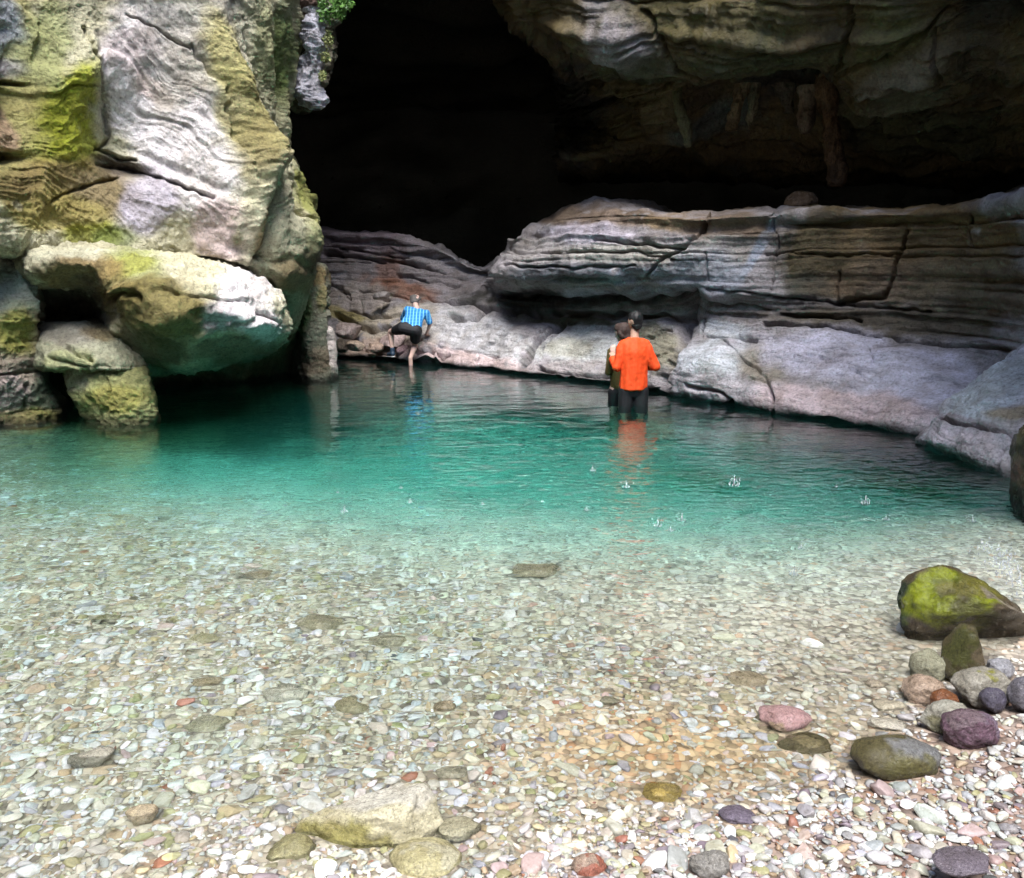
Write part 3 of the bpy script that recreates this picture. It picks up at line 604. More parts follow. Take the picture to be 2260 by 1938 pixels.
# big pale slab in front on the right, and the dark rock at the frame edge
C1 = rows_of(
 ([2250,2290,2340,2420,2500], [770,740,700,680,680], [9.0,8.9,8.8,8.6,8.4]),
 ([2195,2235,2290,2380,2480], [812,790,765,740,740], [8.6,8.5,8.4,8.2,8.0]),
 ([2090,2130,2200,2300,2420], [888,868,845,830,830], [8.5,8.2,7.9,7.7,7.6]),
 ([2070,2105,2180,2290,2400], [920,912,905,905,905], [8.3,8.0,7.6,7.3,7.2]),
 ([2046,2075,2150,2260,2380], [945,938,940,950,960], [8.4,8.0,7.55,7.1,6.9]),
 ([2026,2060,2140,2260,2380], [970,975,990,1020,1060], [8.3,7.85,7.35,6.85,6.6]),
 ([2040,2090,2170,2260,2380], [985,1004,1036,1075,1130], [8.2,7.8,7.2,6.75,6.5]),
 ([2040,2090,2170,2260,2380], [990,1012,1046,1090,1150], [8.6,8.2,7.6,7.1,6.8]),
 ([2040,2090,2170,2260,2380], [1090,1112,1146,1190,1250], [8.6,8.2,7.6,7.1,6.8]))
o = rock_patch('boulder', C1, M_WALL, (0.60,0.57,0.62), [(2200,860,110,60,-30,(0.62,0.68,0.74),.95),(2240,920,60,14,0,(0.42,0.34,0.20),.8),(2130,935,70,12,15,(0.32,0.28,0.30),.8),(2120,980,80,30,15,(0.64,0.58,0.64),.9)],
 [], [([(2075,925),(2120,938),(2200,958),(2260,965)],4,.10),([(2200,1050),(2205,1010),(2240,960)],3,.06),([(2230,880),(2260,870)],3,.05)], (12,.015,.02,.05,'s'), (.06,.035,.014), 67)
tag(o, 'big pale bluish slab boulder leaning out of the water by the right wall', 'boulder')
C2 = rows_of(
 ([2258,2262,2290,2340,2420], [945,938,925,920,920], [6.6,6.2,5.9,5.8,5.8]),
 ([2245,2248,2280,2340,2420], [975,975,970,965,965], [6.5,6.0,5.7,5.6,5.6]),
 ([2240,2244,2280,2340,2420], [1030]*5, [6.5,6.0,5.65,5.5,5.5]),
 ([2232,2238,2280,2340,2420], [1090]*5, [6.5,6.0,5.6,5.5,5.5]),
 ([2236,2242,2280,2340,2420], [1150]*5, [6.5,6.0,5.6,5.5,5.5]),
 ([2236,2242,2280,2340,2420], [1300]*5, [6.5,6.0,5.6,5.5,5.5]))
o = rock_patch('boulder', C2, M_WET, (0.13,0.10,0.05), [(2250,1040,14,30,0,(0.30,0.16,0.12),.8),(2242,1000,8,60,0,(0.3,0.26,0.16),.7),(2260,980,30,30,0,(0.07,0.09,0.03),.7),(2260,1120,60,50,0,(0.03,0.025,0.02),.8)], [], [], None, (.05,.03,.012), 71)
tag(o, 'dark brown wet rock cut off by the right edge of the view', 'boulder')

# unseen gorge walls and roof sheet, added to block sky light from the cave
def sheet(name, P00, P10, P01, P11, nu, nv, amp, seed, mat, base):
    u, v = np.meshgrid(np.linspace(0, 1, nu), np.linspace(0, 1, nv)); u = u.ravel()[:, None]; v = v.ravel()[:, None]
    a, b, c_, d = map(np.array, (P00, P10, P01, P11))
    P = a * (1-u)*(1-v) + b*u*(1-v) + c_*(1-u)*v + d*u*v; n = np.cross(b - a, c_ - a).astype(float); n /= np.linalg.norm(n)
    P = P + n * (amp * fbm(P * 0.35, 5, seed))[:, None]
    c = np.tile(np.array(base), (len(P), 1)) * (1 + 0.5 * fbm(P * 0.8, 3, seed + 5))[:, None]
    me = new_mesh(name, P, grid_faces(nv, nu), True, {'col': ('FLOAT_COLOR', np.concatenate([c, np.ones((len(c), 1))], 1)), 'sv': ('FLOAT_VECTOR', P * np.array([.3, .3, 1.2]))})
    o = link(name, me, mat); o['kind'] = 'structure'; return o
WALLC = (0.22, 0.21, 0.18); CAVE_SHADE = (0.03, 0.028, 0.026)  # cave rock coloured near black, standing in for the deep shade inside
sheet('unseen_shade_wall', (-6.6, 6.6, -2), (-7.6, -14, -2), (-7.4, 6.6, 13), (-8.6, -14, 13), 90, 70, .9, 5, M_CLIFF, WALLC)
sheet('unseen_shade_wall', (4.2, 4.6, -2), (6.0, -14, -2), (4.4, 4.9, 13), (7.0, -14, 13), 90, 70, .6, 6, M_CLIFF, WALLC)
sheet('unseen_shade_wall', (-10, -14, -2), (10, -14, -2), (-10, -15, 13), (10, -15, 13), 90, 70, 1.0, 7, M_CLIFF, WALLC)
sheet('cave_interior', (-30, 47, -2), (32, 47, -2), (-30, 47, 13), (32, 47, 13), 60, 30, 1.5, 8, M_DARK, CAVE_SHADE)
sheet('cave_interior', (-20, 5, -2), (-20, 50, -2), (-20, 5, 13), (-20, 50, 13), 40, 30, 1.0, 9, M_DARK, CAVE_SHADE)
sheet('cave_interior', (24, -5, -2), (24, 50, -2), (24, -5, 13), (24, 50, 13), 40, 30, 1.0, 10, M_DARK, CAVE_SHADE)
u = np.linspace(-32, 32, 129); v = np.linspace(-24, 56, 161); U, Vv = np.meshgrid(u, v)  # unseen sheet added to block the sky, left open over the gorge
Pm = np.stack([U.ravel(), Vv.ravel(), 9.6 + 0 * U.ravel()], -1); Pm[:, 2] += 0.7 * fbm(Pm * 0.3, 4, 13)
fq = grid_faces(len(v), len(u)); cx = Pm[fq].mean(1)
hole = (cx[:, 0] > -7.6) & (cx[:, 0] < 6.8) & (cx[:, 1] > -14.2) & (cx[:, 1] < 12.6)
me = new_mesh('sky_block_sheet', Pm, fq[~hole], True, {'col': ('FLOAT_COLOR', np.tile([0.12, 0.11, 0.09, 1], (len(Pm), 1))), 'sv': ('FLOAT_VECTOR', Pm)})
tag(link('sky_block_sheet', me, M_DARK), kind='structure')

# ------------------------------------------------------------------ single stones
def stone_template(rng, sub, planes, blocky):
    bm = bmesh.new(); bmesh.ops.create_icosphere(bm, subdivisions=sub, radius=1.0)
    V = np.array([v.co[:] for v in bm.verts]); Fc = np.array([[v.index for v in f.verts] for f in bm.faces]); bm.free()
    for _ in range(planes):
        n = rng.normal(size=3); n /= np.linalg.norm(n); d = rng.uniform(*blocky)
        e = V @ n - d; V = V - np.where(e > 0, e * 0.92, 0)[:, None] * n
    V = V * (1 + 0.12 * fbm(V * 1.1 + rng.uniform(0, 50, 3), 3, int(rng.randint(1e6))))[:, None]
    V -= (V.max(0) + V.min(0)) / 2; V /= (V.max(0) - V.min(0)) / 2
    return V, Fc
rng = np.random.RandomState(7)
TPL = [stone_template(rng, 2, rng.randint(6, 11), (0.42, 0.8)) for _ in range(36)]
TPH = [stone_template(rng, 3, rng.randint(6, 11), (0.45, 0.82)) for _ in range(20)]

def boulder(label, box, zb, col, sub=5, planes=5, flat=None, dyr=0.8, rot=0.0, seed=1, mat=None, cols=(), name='stone', cat='stone', rough=1.0, cutlist=None, blocky=(0.6, 0.9), tilt=(0, 0), soft=None):
    """a stone seen in the photo inside box (x0,y0,x1,y1), its foot at height zb"""
    x0, y0, x1, y1 = box; cx = (x0 + x1) / 2
    foot = G(cx, y1, zb); dist = math.hypot(foot.y, CAMH - zb)
    wd = (x1 - x0) / F * dist * 1.0
    # depth of the stone and its height share the height of the box
    el = math.atan2(CAMH - zb, foot.y); dep = wd * dyr
    hpx = (y1 - y0) / F * dist
    h = max((hpx - dep * math.sin(el)) / math.cos(el) * 1.35, wd * 0.25)
    r = np.random.RandomState(seed)
    V, Fc = stone_template(r, sub, planes, blocky)
    if cutlist:
        for n, d in cutlist:
            n = np.array(n, float); n /= np.linalg.norm(n); e = V @ n - d; V = V - np.where(e > 0, e, 0)[:, None] * n
    E = np.concatenate([Fc[:, [0, 1]], Fc[:, [1, 2]], Fc[:, [2, 0]]]); dg_ = np.bincount(E[:, 0], minlength=len(V)).astype(float)[:, None]
    for _ in range(soft or (9 if sub >= 5 else 3)):
        A_ = np.zeros_like(V); np.add.at(A_, E[:, 0], V[E[:, 1]]); V = V * .35 + .65 * A_ / dg_
    nn = V / (np.linalg.norm(V, axis=1, keepdims=True) + 1e-9)
    V = V + nn * (rough * (0.09 * fbm(V * 2.0 + seed, 4, seed) + 0.018 * ridged(V * 6 + seed, 3, seed + 4)))[:, None]
    Rm = np.array(Euler((R(tilt[0]), R(tilt[1]), R(rot))).to_matrix())
    V = V @ Rm.T
    V -= (V.max(0) + V.min(0)) / 2; V /= (V.max(0) - V.min(0)) / 2
    V = V * np.array([wd / 2, dep / 2, h * 0.62])
    c = np.tile(np.array(col, float), (len(V), 1)); nz = fbm(V / wd * 3.2 + seed, 4, seed + 7)
    Vn = V / np.array([wd / 2, dep / 2, h * 0.62])
    for (ccol, fx, fy, fz, rad, st) in cols:
        dd = np.linalg.norm(Vn - np.array([fx, fy, fz]), axis=1); wgt = (sstep(rad * 1.15, rad * 0.75, dd + 0.6 * nz) * st)[:, None]
        c = c * (1 - wgt) + np.array(ccol) * wgt
    me = new_mesh(name, V, Fc, True, {'col': ('FLOAT_COLOR', np.concatenate([c, np.ones((len(c), 1))], 1)), 'sv': ('FLOAT_VECTOR', V * 4 + seed)})
    o = link(name, me, mat or M_WET)
    o.location = (foot.x, foot.y + dep * 0.42, zb + h * 0.40)
    o['wd'] = wd; o['dep'] = dep
    return tag(o, label, cat)
LAND = []          # landmarks for the labels of the pebbles
def lm(o, short): LAND.append((o.location.x, o.location.y, short, o['wd'] / 2, o['dep'] / 2)); return o
BP = lambda px, py: float(bed(np.array([G(px, py).x]), np.array([G(px, py).y]))[0])

GM = (0.25, 0.30, 0.010)
lm(boulder('large bright green mossy boulder at the water edge on the right', (2012, 1264, 2305, 1452), -0.05, (0.11, 0.085, 0.05), planes=0, dyr=.55, seed=3, rough=1.5, soft=20,
   cutlist=[((-1, 0, .1), .78), ((-.75, -.35, .7), .70), ((.60, -.1, .8), .36), ((-.1, -.75, .72), .60), ((.1, -.8, -.6), .40), ((-.3, .9, .3), .7)],
   cols=[((0.03, 0.07, 0.03), -.9, .2, .2, .55, .9), (GM, -.30, -.35, .45, .72, 1), ((0.08, 0.10, 0.01), -.1, -.2, .8, .25, .7), ((0.20, 0.19, 0.04), .25, -.2, .75, .45, .9), ((0.40, 0.36, 0.30), .65, -.6, .25, .42, .8), ((0.06, 0.05, 0.03), 0, -1, -.5, .8, .8)], cat='boulder'), 'the green mossy boulder')
lm(boulder('dark upright pointed stone in front of the mossy boulder', (2092, 1400, 2190, 1512), 0.0, (0.10, 0.085, 0.04), planes=3, dyr=.75, seed=5, cutlist=[((-.8, -.2, .45), .66), ((.9, -.2, .4), .62)], rough=.6,
   cols=[((0.09, 0.10, 0.02), -.3, -.4, .4, .8, .8), ((0.20, 0.15, 0.10), .5, -.5, .3, .5, .7)]), 'the dark pointed stone')
lm(boulder('pale greenish stone with a pointed corner left of the dark pointed stone', (2020, 1440, 2105, 1515), -.02, (0.38, 0.38, 0.27), planes=6, seed=6), 'the pale cornered stone')
lm(boulder('large flat pale boulder with olive sides at the bottom of the view', (655, 1748, 962, 1892), -0.05, (0.66, 0.62, 0.44), planes=3, dyr=.45, seed=17, rot=0, rough=1.0, blocky=(.6, .85), tilt=(0, 0),
   cutlist=[((-.42, .1, 1), .40), ((.25, -.5, 1), .66), ((-.6, -.7, .25), .52), ((-.55, .7, .2), .50), ((.1, -1, .1), .6), ((.95, -.3, .3), .72)],
   cols=[((0.40, 0.37, 0.12), -.6, -.7, -.2, .9, .9), ((0.74, 0.72, 0.64), .3, .1, .6, .8, .9), ((0.38, 0.35, 0.13), .3, -.9, -.4, .6, .8)], cat='boulder'), 'the large flat pale boulder')
lm(boulder('rounded yellowish boulder cut by the bottom edge below the large flat boulder', (858, 1852, 1008, 1960), -0.04, (0.52, 0.48, 0.27), planes=2, dyr=.85, seed=19, rough=.6, cols=[((0.62, 0.60, 0.46), .2, 0, .6, .6, .7)]), 'the rounded yellowish boulder')
lm(boulder('small rugged cream rock right of the large flat boulder', (955, 1806, 1054, 1868), -0.03, (0.45, 0.43, 0.30), planes=6, seed=21), 'the rugged cream rock')
lm(boulder('olive striped block left of the rounded yellowish boulder', (580, 1850, 684, 1932), -0.05, (0.36, 0.34, 0.18), planes=7, seed=22, rot=30), 'the olive striped block')
lm(boulder('smooth dark olive boulder half set in the gravel at lower right', (1903, 1622, 2092, 1728), 0.0, (0.13, 0.115, 0.05), planes=1, dyr=.62, seed=25, rough=.6,
   cols=[((0.28, 0.29, 0.31), .6, -.1, .5, .75, .85), ((0.15, 0.14, 0.045), .1, -.8, -.1, .6, .8), ((0.05, 0.04, 0.03), -.8, -.5, -.3, .5, .8)], cat='boulder'), 'the smooth dark olive boulder')
lm(boulder('flat olive stone just under the surface left of the dark olive boulder', (1730, 1628, 1845, 1682), -0.045, (0.22, 0.19, 0.10), planes=4, seed=26), 'the flat olive stone')
lm(boulder('wet pink angular stone poking out of the shallow water', (1690, 1553, 1800, 1622), -0.03, (0.52, 0.33, 0.33), planes=5, seed=28, cols=[((0.42, 0.32, 0.20), -.7, -.6, -.4, .6, .8)], blocky=(.45, .8)), 'the pink angular stone')
lm(boulder('rough purple stone leaning on a white one at lower right', (2098, 1562, 2222, 1654), 0.03, (0.17, 0.10, 0.14), planes=2, dyr=.8, seed=30, rough=1.3, cols=[((0.28, 0.22, 0.30), .8, -.3, .3, .6, .8), ((0.28, 0.22, 0.24), -.3, 0, .8, .5, .6)]), 'the rough purple stone')
lm(boulder('rounded white stone behind the rough purple stone', (2054, 1548, 2160, 1630), 0.01, (0.50, 0.49, 0.42), planes=2, dyr=.8, seed=31, cols=[((0.26, 0.25, 0.13), -.7, -.6, -.5, .8, .8)]), 'the rounded white stone')
lm(boulder('pinkish cream angular stone on the water edge above the white stone', (2004, 1488, 2096, 1560), -0.01, (0.50, 0.38, 0.29), planes=7, seed=33), 'the pinkish cream stone')
lm(boulder('small glossy red brown stone beside the pinkish cream stone', (2062, 1524, 2124, 1578), 0.01, (0.26, 0.10, 0.04), planes=2, seed=34), 'the red brown stone')
lm(boulder('cream stone with a yellow moss spot behind the purple stone', (2122, 1472, 2246, 1562), 0.02, (0.44, 0.42, 0.36), planes=4, seed=35, cols=[((0.33, 0.33, 0.05), .3, -.3, .7, .42, .9)]), 'the moss spotted stone')
lm(boulder('small dark violet stone above the purple stone', (2172, 1522, 2226, 1572), 0.04, (0.13, 0.12, 0.17), planes=5, seed=36), 'the dark violet stone')
lm(boulder('bluish white chipped stone right of the dark pointed stone', (2190, 1454, 2250, 1500), 0.03, (0.44, 0.45, 0.50), planes=6, seed=37), 'the bluish chipped stone')
lm(boulder('grey violet stone at the right edge above the purple stone', (2236, 1500, 2300, 1570), 0.05, (0.24, 0.23, 0.27), planes=4, seed=38), 'the grey violet edge stone')
lm(boulder('shiny red and pink round stone cut by the bottom edge', (1266, 1890, 1338, 1950), -0.01, (0.42, 0.16, 0.11), planes=2, seed=40, cols=[((0.48, 0.40, 0.32), -.4, 0, .5, .7, .8)]), 'the shiny red round stone')
lm(boulder('ochre yellow block near the bottom centre', (1424, 1732, 1508, 1778), -0.03, (0.50, 0.38, 0.12), planes=6, seed=42), 'the ochre yellow block')
lm(boulder('large purple grey block in the lower right gravel', (2086, 1880, 2200, 1945), 0.10, (0.22, 0.19, 0.23), planes=6, seed=43), 'the purple grey block')
lm(boulder('grey rounded stone at the bottom edge right of centre', (1530, 1878, 1612, 1945), 0.02, (0.36, 0.35, 0.33), planes=4, seed=44), 'the grey rounded stone')
lm(boulder('jagged violet flake lying in the gravel', (1596, 1778, 1672, 1826), -0.01, (0.20, 0.17, 0.23), planes=8, seed=45), 'the jagged violet flake')
for (lab, sh_, box, col, sd_) in [
 ('orange brown oval stone under the shallow water left of centre', 'the orange brown oval stone', (416,1508,480,1550), (0.38,0.22,0.08), 50),
 ('brown angular stone under water at lower left', 'the brown angular stone', (268,1784,336,1842), (0.33,0.23,0.13), 51),
 ('flat olive yellow stone under water on the left', 'the flat olive yellow stone', (410,1420,490,1450), (0.36,0.31,0.09), 52),
 ('long slate grey slab under water at far left', 'the slate grey slab', (150,1650,238,1722), (0.22,0.24,0.26), 53),
 ('ochre stone under water left of centre', 'the ochre underwater stone', (736,1556,812,1604), (0.36,0.29,0.11), 54),
 ('wide tan stone faint under the water in the middle', 'the wide tan stone', (1130,1262,1235,1302), (0.33,0.28,0.16), 55),
 ('flat tan slab under water left of centre', 'the flat tan slab', (648,1380,752,1420), (0.36,0.31,0.18), 56),
 ('pale brown flat stone under water above the ochre stone', 'the pale brown flat stone', (814,1418,898,1462), (0.40,0.34,0.22), 57),
 ('reddish brown stone faint under the water in the middle left', 'the reddish brown faint stone', (522,1280,592,1312), (0.28,0.16,0.08), 58),
 ('orange stone under water right of the ochre stone', 'the orange underwater stone', (955,1560,1004,1598), (0.46,0.26,0.13), 59),
 ('big pale green stone under water above the large flat boulder', 'the pale green stone', (405,1600,490,1650), (0.42,0.42,0.28), 60),
 ('broad white stone under water left of the ochre stone', 'the broad white stone', (580,1520,672,1580), (0.55,0.55,0.50), 61),
 ('wide cream stone under water among the gravel', 'the wide cream stone', (962,1700,1030,1735), (0.50,0.47,0.36), 62),
 ('white oblong stone under water near the pink angular stone', 'the white oblong stone', (1545,1550,1600,1578), (0.55,0.54,0.50), 63),
 ('dark moss green stone under water on the far left', 'the moss green underwater stone', (205,1372,262,1400), (0.16,0.16,0.03), 64),
 ('green grey stone under water above the pink stone', 'the green grey stone', (1325,1540,1372,1570), (0.20,0.21,0.13), 65),
 ('flat orange tan flake under water right of centre', 'the orange tan flake', (1615,1495,1700,1530), (0.46,0.31,0.17), 66),
 ('small grey stone under water left of the mossy boulder', 'the small grey underwater stone', (1915,1500,1955,1530), (0.25,0.19,0.17), 67),
 ('oval cream stone in shallow water below the pinkish cream stone', 'the oval cream stone', (1936,1545,2005,1578), (0.50,0.46,0.38), 68),
 ('white flat stone in shallow water left of the rounded white stone', 'the white flat stone', (1930,1590,2010,1622), (0.58,0.57,0.55), 69)]:
    cxp, cyp = (box[0] + box[2]) / 2, box[3]
    zb = BP(cxp, cyp) - 0.012
    col = tuple(min(.75, .50 * v + .50 * g_ ) for v, g_ in zip(col, (0.74, 0.68, 0.50)))
    # seen through water: the foot lies where the bent ray meets the bed, close enough to this for shallow water
    lm(boulder(lab, box, zb, col, sub=4, planes=9, dyr=.8, seed=sd_, rough=1.5, blocky=(.42, .8), rot=sd_ * 37, name='stone', cat='stone'), sh_)
boulder('rounded brown boulder resting alone on top of the high ledge', (1733, 420, 1806, 470), 0, (0.24, 0.16, 0.10), planes=2, seed=80, cat='boulder')
o = COL.objects[-1]; pt = WV(1769, 446, float(12.6)); sc_ = 12.9 / 3.0
o = [x for x in COL.objects if x.get('label', '').startswith('rounded brown boulder resting')][0]
o.scale = (1, 1, 1); Ws = 73 / F * 12.6 / o['wd']; o.scale = (Ws, Ws * 1.2, Ws * 1.0); o.location = pt
hh = np.array([v.co[2] for v in o.data.vertices]); o.scale[2] = (48 / F * 12.6) / (hh.max() - hh.min())

# angular slabs at the foot of the far wall
def slab(label, x0, y0, x1, y1, Y, col, seed):
    bm = bmesh.new(); r = np.random.RandomState(seed)
    V, Fc = stone_template(r, 4, 6, (0.45, 0.75)); bm.free()
    wd, h = (x1 - x0) / F * Y, (y1 - y0) / F * Y
    V = V + 0.05 * V * fbm(V * 2.5 + seed, 4, seed)[:, None]
    V = V * np.array([wd / 2, max(wd, h) * 0.45, h / 2])
    c = np.tile(np.array([*col, 1.0]), (len(V), 1))
    me = new_mesh('rock_slab', V, Fc, True, {'col': ('FLOAT_COLOR', c), 'sv': ('FLOAT_VECTOR', V)})
    o = link('rock_slab', me, M_WALL); o.location = WV((x0 + x1) / 2, (y0 + y1) / 2, Y); o.rotation_euler = (0, R(r.uniform(-6, 8)), R(r.uniform(-15, 15)))
    return tag(o, label, 'rock slab')
slab('pointed pale slab low on the far wall next to the green pillar', 742, 712, 797, 750, 16.6, (0.46, 0.38, 0.36), 1)
slab('long pinkish slab behind the leg of the climbing man', 836, 736, 908, 766, 16.3, (0.46, 0.36, 0.35), 2)
slab('square purple pink block between the feet of the climbing man', 872, 762, 902, 788, 16.0, (0.36, 0.25, 0.28), 3)
slab('bright pinkish slab over the dark hole right of the climbing man', 921, 756, 978, 782, 16.2, (0.52, 0.43, 0.42), 4)
slab('small broken slab at the waterline right of the dark hole', 965, 778, 1000, 797, 15.7, (0.48, 0.38, 0.39), 5)
slab('cream slab at the waterline left of the climbing man', 764, 752, 806, 776, 16.2, (0.52, 0.42, 0.33), 6)
slab('reddish cream slab against the blue shoe', 812, 756, 850, 780, 16.2, (0.48, 0.36, 0.29), 7)
slab('flat grey slab halfway up the far wall above the climbing man', 822, 643, 862, 662, 16.9, (0.36, 0.33, 0.32), 8)
slab('dark broken rock in the corner behind the white pillar edge', 742, 744, 770, 780, 16.2, (0.10, 0.08, 0.06), 9)

# limestone drip columns under the roof, and the hanging white rock
def drip(label, pts, Y, col, seed, mat=M_WALL, name='drip_column', cat='stalactite', ra=.06):
    """pts: (px, py, half width in px, depth offset)"""
    bm = bmesh.new(); rings = []; nn = 40; r = np.random.RandomState(seed)
    A = np.array(pts, float)[:, None, :]; t = np.linspace(0, len(pts) - 1, 150); Q = cr(A, t)[:, 0]
    V = []
    for (px, py, hw, dy) in Q:
        c = W(px, py, Y + dy); rad = max(hw, 0.5) / F * Y
        for a in range(nn):
            th = 2 * math.pi * a / nn; V.append((c[0] + rad * math.cos(th), c[1] + rad * 0.9 * math.sin(th), c[2]))
    V = np.array(V); n = V - np.repeat(np.array([W(q[0], q[1], Y + q[3]) for q in Q]), nn, 0); n /= np.linalg.norm(n, axis=1, keepdims=True) + 1e-9
    V = V + n * (ra * fbm(V * np.array([5, 5, 3.2]), 4, seed) + 0.3 * ra * ridged(V * np.array([16, 16, 9 if name == 'hanging_rock' else 2.5]), 3, seed))[:, None]
    i = np.arange(len(Q) - 1)[:, None] * nn + np.arange(nn)[None]; j = np.arange(len(Q) - 1)[:, None] * nn + (np.arange(nn)[None] + 1) % nn
    Fq = np.stack([i.ravel(), (i + nn).ravel(), (j + nn).ravel(), j.ravel()], -1)
    c = np.tile(np.array([*col, 1.0]), (len(V), 1)); c[:, :3] *= (1 + 0.6 * fbm(V * 4, 3, seed + 3))[:, None]
    me = new_mesh(name, V, Fq, True, {'col': ('FLOAT_COLOR', np.clip(c, 0, 1)), 'sv': ('FLOAT_VECTOR', V * np.array([6, 6, 0.6]))})
    return tag(link(name, me, mat), label, cat)
drip('long orange brown drip column hanging down to the ledge boulder', [(1822,165,16,0),(1828,230,18,.1),(1836,290,13,.15),(1842,340,15,.15),(1846,380,19,.1),(1850,412,12,.1)], 12.9, (0.19,0.11,0.055), 3)
drip('short tan drip column left in the roof recess', [(1640,185,16,0),(1630,220,10,0),(1620,260,12,.05),(1614,288,5,.05)], 13.3, (0.24,0.17,0.10), 4)
drip('thin pale drip column beside the tan one', [(1665,185,10,0),(1662,230,7,0),(1656,270,5,.05),(1655,285,2,.05)], 13.3, (0.27,0.23,0.15), 5)
drip('broad beige drip column left of the long orange one', [(1790,190,22,0),(1782,230,14,0),(1778,260,15,0),(1776,296,8,0)], 13.1, (0.27,0.20,0.15), 6)
drip('narrow greenish drip column at the left end of the recess', [(1490,180,9,0),(1500,240,7,0),(1515,290,10,0),(1520,325,3,0)], 13.4, (0.16,0.15,0.07), 7)
drip('dark drip column in the middle of the recess', [(1730,185,18,0),(1735,215,12,0),(1742,250,5,.1)], 13.3, (0.14,0.12,0.09), 8)
o = drip('ragged bluish white rock hanging beside the left cliff edge', [(704,20,16,0),(700,55,12,0),(700,85,17,0),(690,120,15,0),(678,150,22,0),(676,180,20,0),(682,210,25,0),(694,232,14,0),(698,242,3,0)], 13.0, (0.55,0.55,0.63), 21, M_CLIFF, 'hanging_rock', 'rock', .13)
drip('brown rock knob above the hanging white rock', [(668,-40,40,0),(670,0,34,0),(668,30,20,0),(672,55,5,0)], 13.3, (0.24,0.16,0.13), 23, M_CLIFF, 'hanging_rock', 'rock', .13)
drip('dark ragged rock behind the hanging white rock', [(690,-30,40,0),(696,20,34,0),(700,80,28,0),(690,150,28,0),(676,215,26,0),(668,250,10,0)], 13.7, (0.16,0.15,0.11), 25, M_CLIFF, 'hanging_rock', 'rock', .13)

# ------------------------------------------------------------------ plants on the hanging rock
M_LEAF = simple('fern_leaf', (0.09, 0.20, 0.04), 0.5, 9, 0.5)
M_LICH = simple('pale_moss', (0.24, 0.27, 0.10), 0.8, 30, 0.5)
def leafy(name, label, cat, centres, n, size, mat, seed):
    r = np.random.RandomState(seed); V = []; Fq = []
    for _ in range(n):
        cxp, cyp, rx, ry, Y = centres[r.randint(len(centres))]
        a = r.uniform(0, 2 * math.pi); q = math.sqrt(r.uniform(0, 1))
        c = W(cxp + rx * q * math.cos(a), cyp + ry * q * math.sin(a), Y + r.uniform(-.15, .15))
        d = r.normal(size=3); d[2] = d[2] * .6 - .5; d /= np.linalg.norm(d); s = np.cross(d, r.normal(size=3)); s /= np.linalg.norm(s)
        l = size * r.uniform(.6, 1.5); wd = l * .28; n0 = np.cross(d, s)
        k0 = len(V)
        V += [c, c + d * l * .45 + s * wd + n0 * l * .08, c + d * l - n0 * l * .1, c + d * l * .45 - s * wd + n0 * l * .08]
        Fq.append([k0, k0 + 1, k0 + 2, k0 + 3])
    me = new_mesh(name, np.array(V), np.array(Fq), True)
    return tag(link(name, me, mat), label, cat)
leafy('fern', 'bright green fern tuft hanging at the top beside the black cave', 'fern', [(735,0,38,26,12.9),(722,28,22,18,12.9),(755,8,22,14,12.9),(748,30,10,10,12.9)], 900, .055, M_LEAF, 3)
leafy('moss_clump', 'pale green moss clump on the right side of the hanging white rock', 'moss', [(725,88,10,22,12.95),(718,125,9,12,12.95),(712,165,7,10,12.95)], 700, .035, M_LICH, 5)

# ------------------------------------------------------------------ gravel: 300 single pebbles, the rest as one
PAL = {'white': (0.70, 0.69, 0.67), 'cream': (0.60, 0.57, 0.46), 'grey': (0.42, 0.42, 0.42), 'olive': (0.40, 0.38, 0.20), 'tan': (0.48, 0.38, 0.24),
       'rust red': (0.36, 0.16, 0.10), 'purple grey': (0.30, 0.25, 0.28), 'dark grey': (0.13, 0.13, 0.14), 'pink': (0.54, 0.42, 0.38), 'pale blue grey': (0.52, 0.54, 0.58)}
NM = list(PAL); PC = np.array([PAL[k_] for k_ in NM])
P_dry = np.array([.36, .15, .16, .03, .05, .025, .08, .02, .08, .06]); P_wet = np.array([.34, .32, .08, .07, .13, .008, .010, .003, .03, .02])
P_dry /= P_dry.sum(); P_wet /= P_wet.sum()
rg = np.random.RandomState(99)
def sample_stones(n, y0, y1, smin, smax):
    """random stones over the visible bed; the density falls with distance so that they stay evenly dense in the view"""
    yy = y0 * (y1 / y0) ** rg.uniform(0, 1, n); xx = rg.uniform(-0.66, 0.66, n) * (yy + 0.35)
    s = np.exp(rg.uniform(math.log(smin), math.log(smax), n) ) * (0.55 + 0.13 * yy)
    return xx, yy, s
big = sample_stones(1300, 1.75, 7.2, 0.018, 0.042)
mid = sample_stones(17000, 1.75, 8.0, 0.0095, 0.027)
sml = sample_stones(27000, 1.75, 7.0, 0.006, 0.012)
def thin(st, fac, avoid=None):
    x, y, s = st; o_ = np.argsort(-s); x, y, s = x[o_], y[o_], s[o_]; cell = {}; keep = []
    av = [(a, b, rx, ry) for (a, b, _, rx, ry) in LAND]
    gsz = 0.10
    for i_ in range(len(x)):
        if any(((x[i_] - a) / (rx + s[i_] * .5)) ** 2 + ((y[i_] - b) / (ry + s[i_] * .5)) ** 2 < 1 for a, b, rx, ry in av): continue
        cx_, cy_ = int(x[i_] // gsz), int(y[i_] // gsz); ok = True
        if fac > 0:
            for aa in (-1, 0, 1):
                for bb in (-1, 0, 1):
                    for q in cell.get((cx_ + aa, cy_ + bb), ()):
                        if math.hypot(x[q] - x[i_], y[q] - y[i_]) < fac * (s[q] + s[i_]): ok = False; break
                    if not ok: break
                if not ok: break
        if ok: keep.append(i_); cell.setdefault((cx_, cy_), []).append(i_)
    return x[keep], y[keep], s[keep]
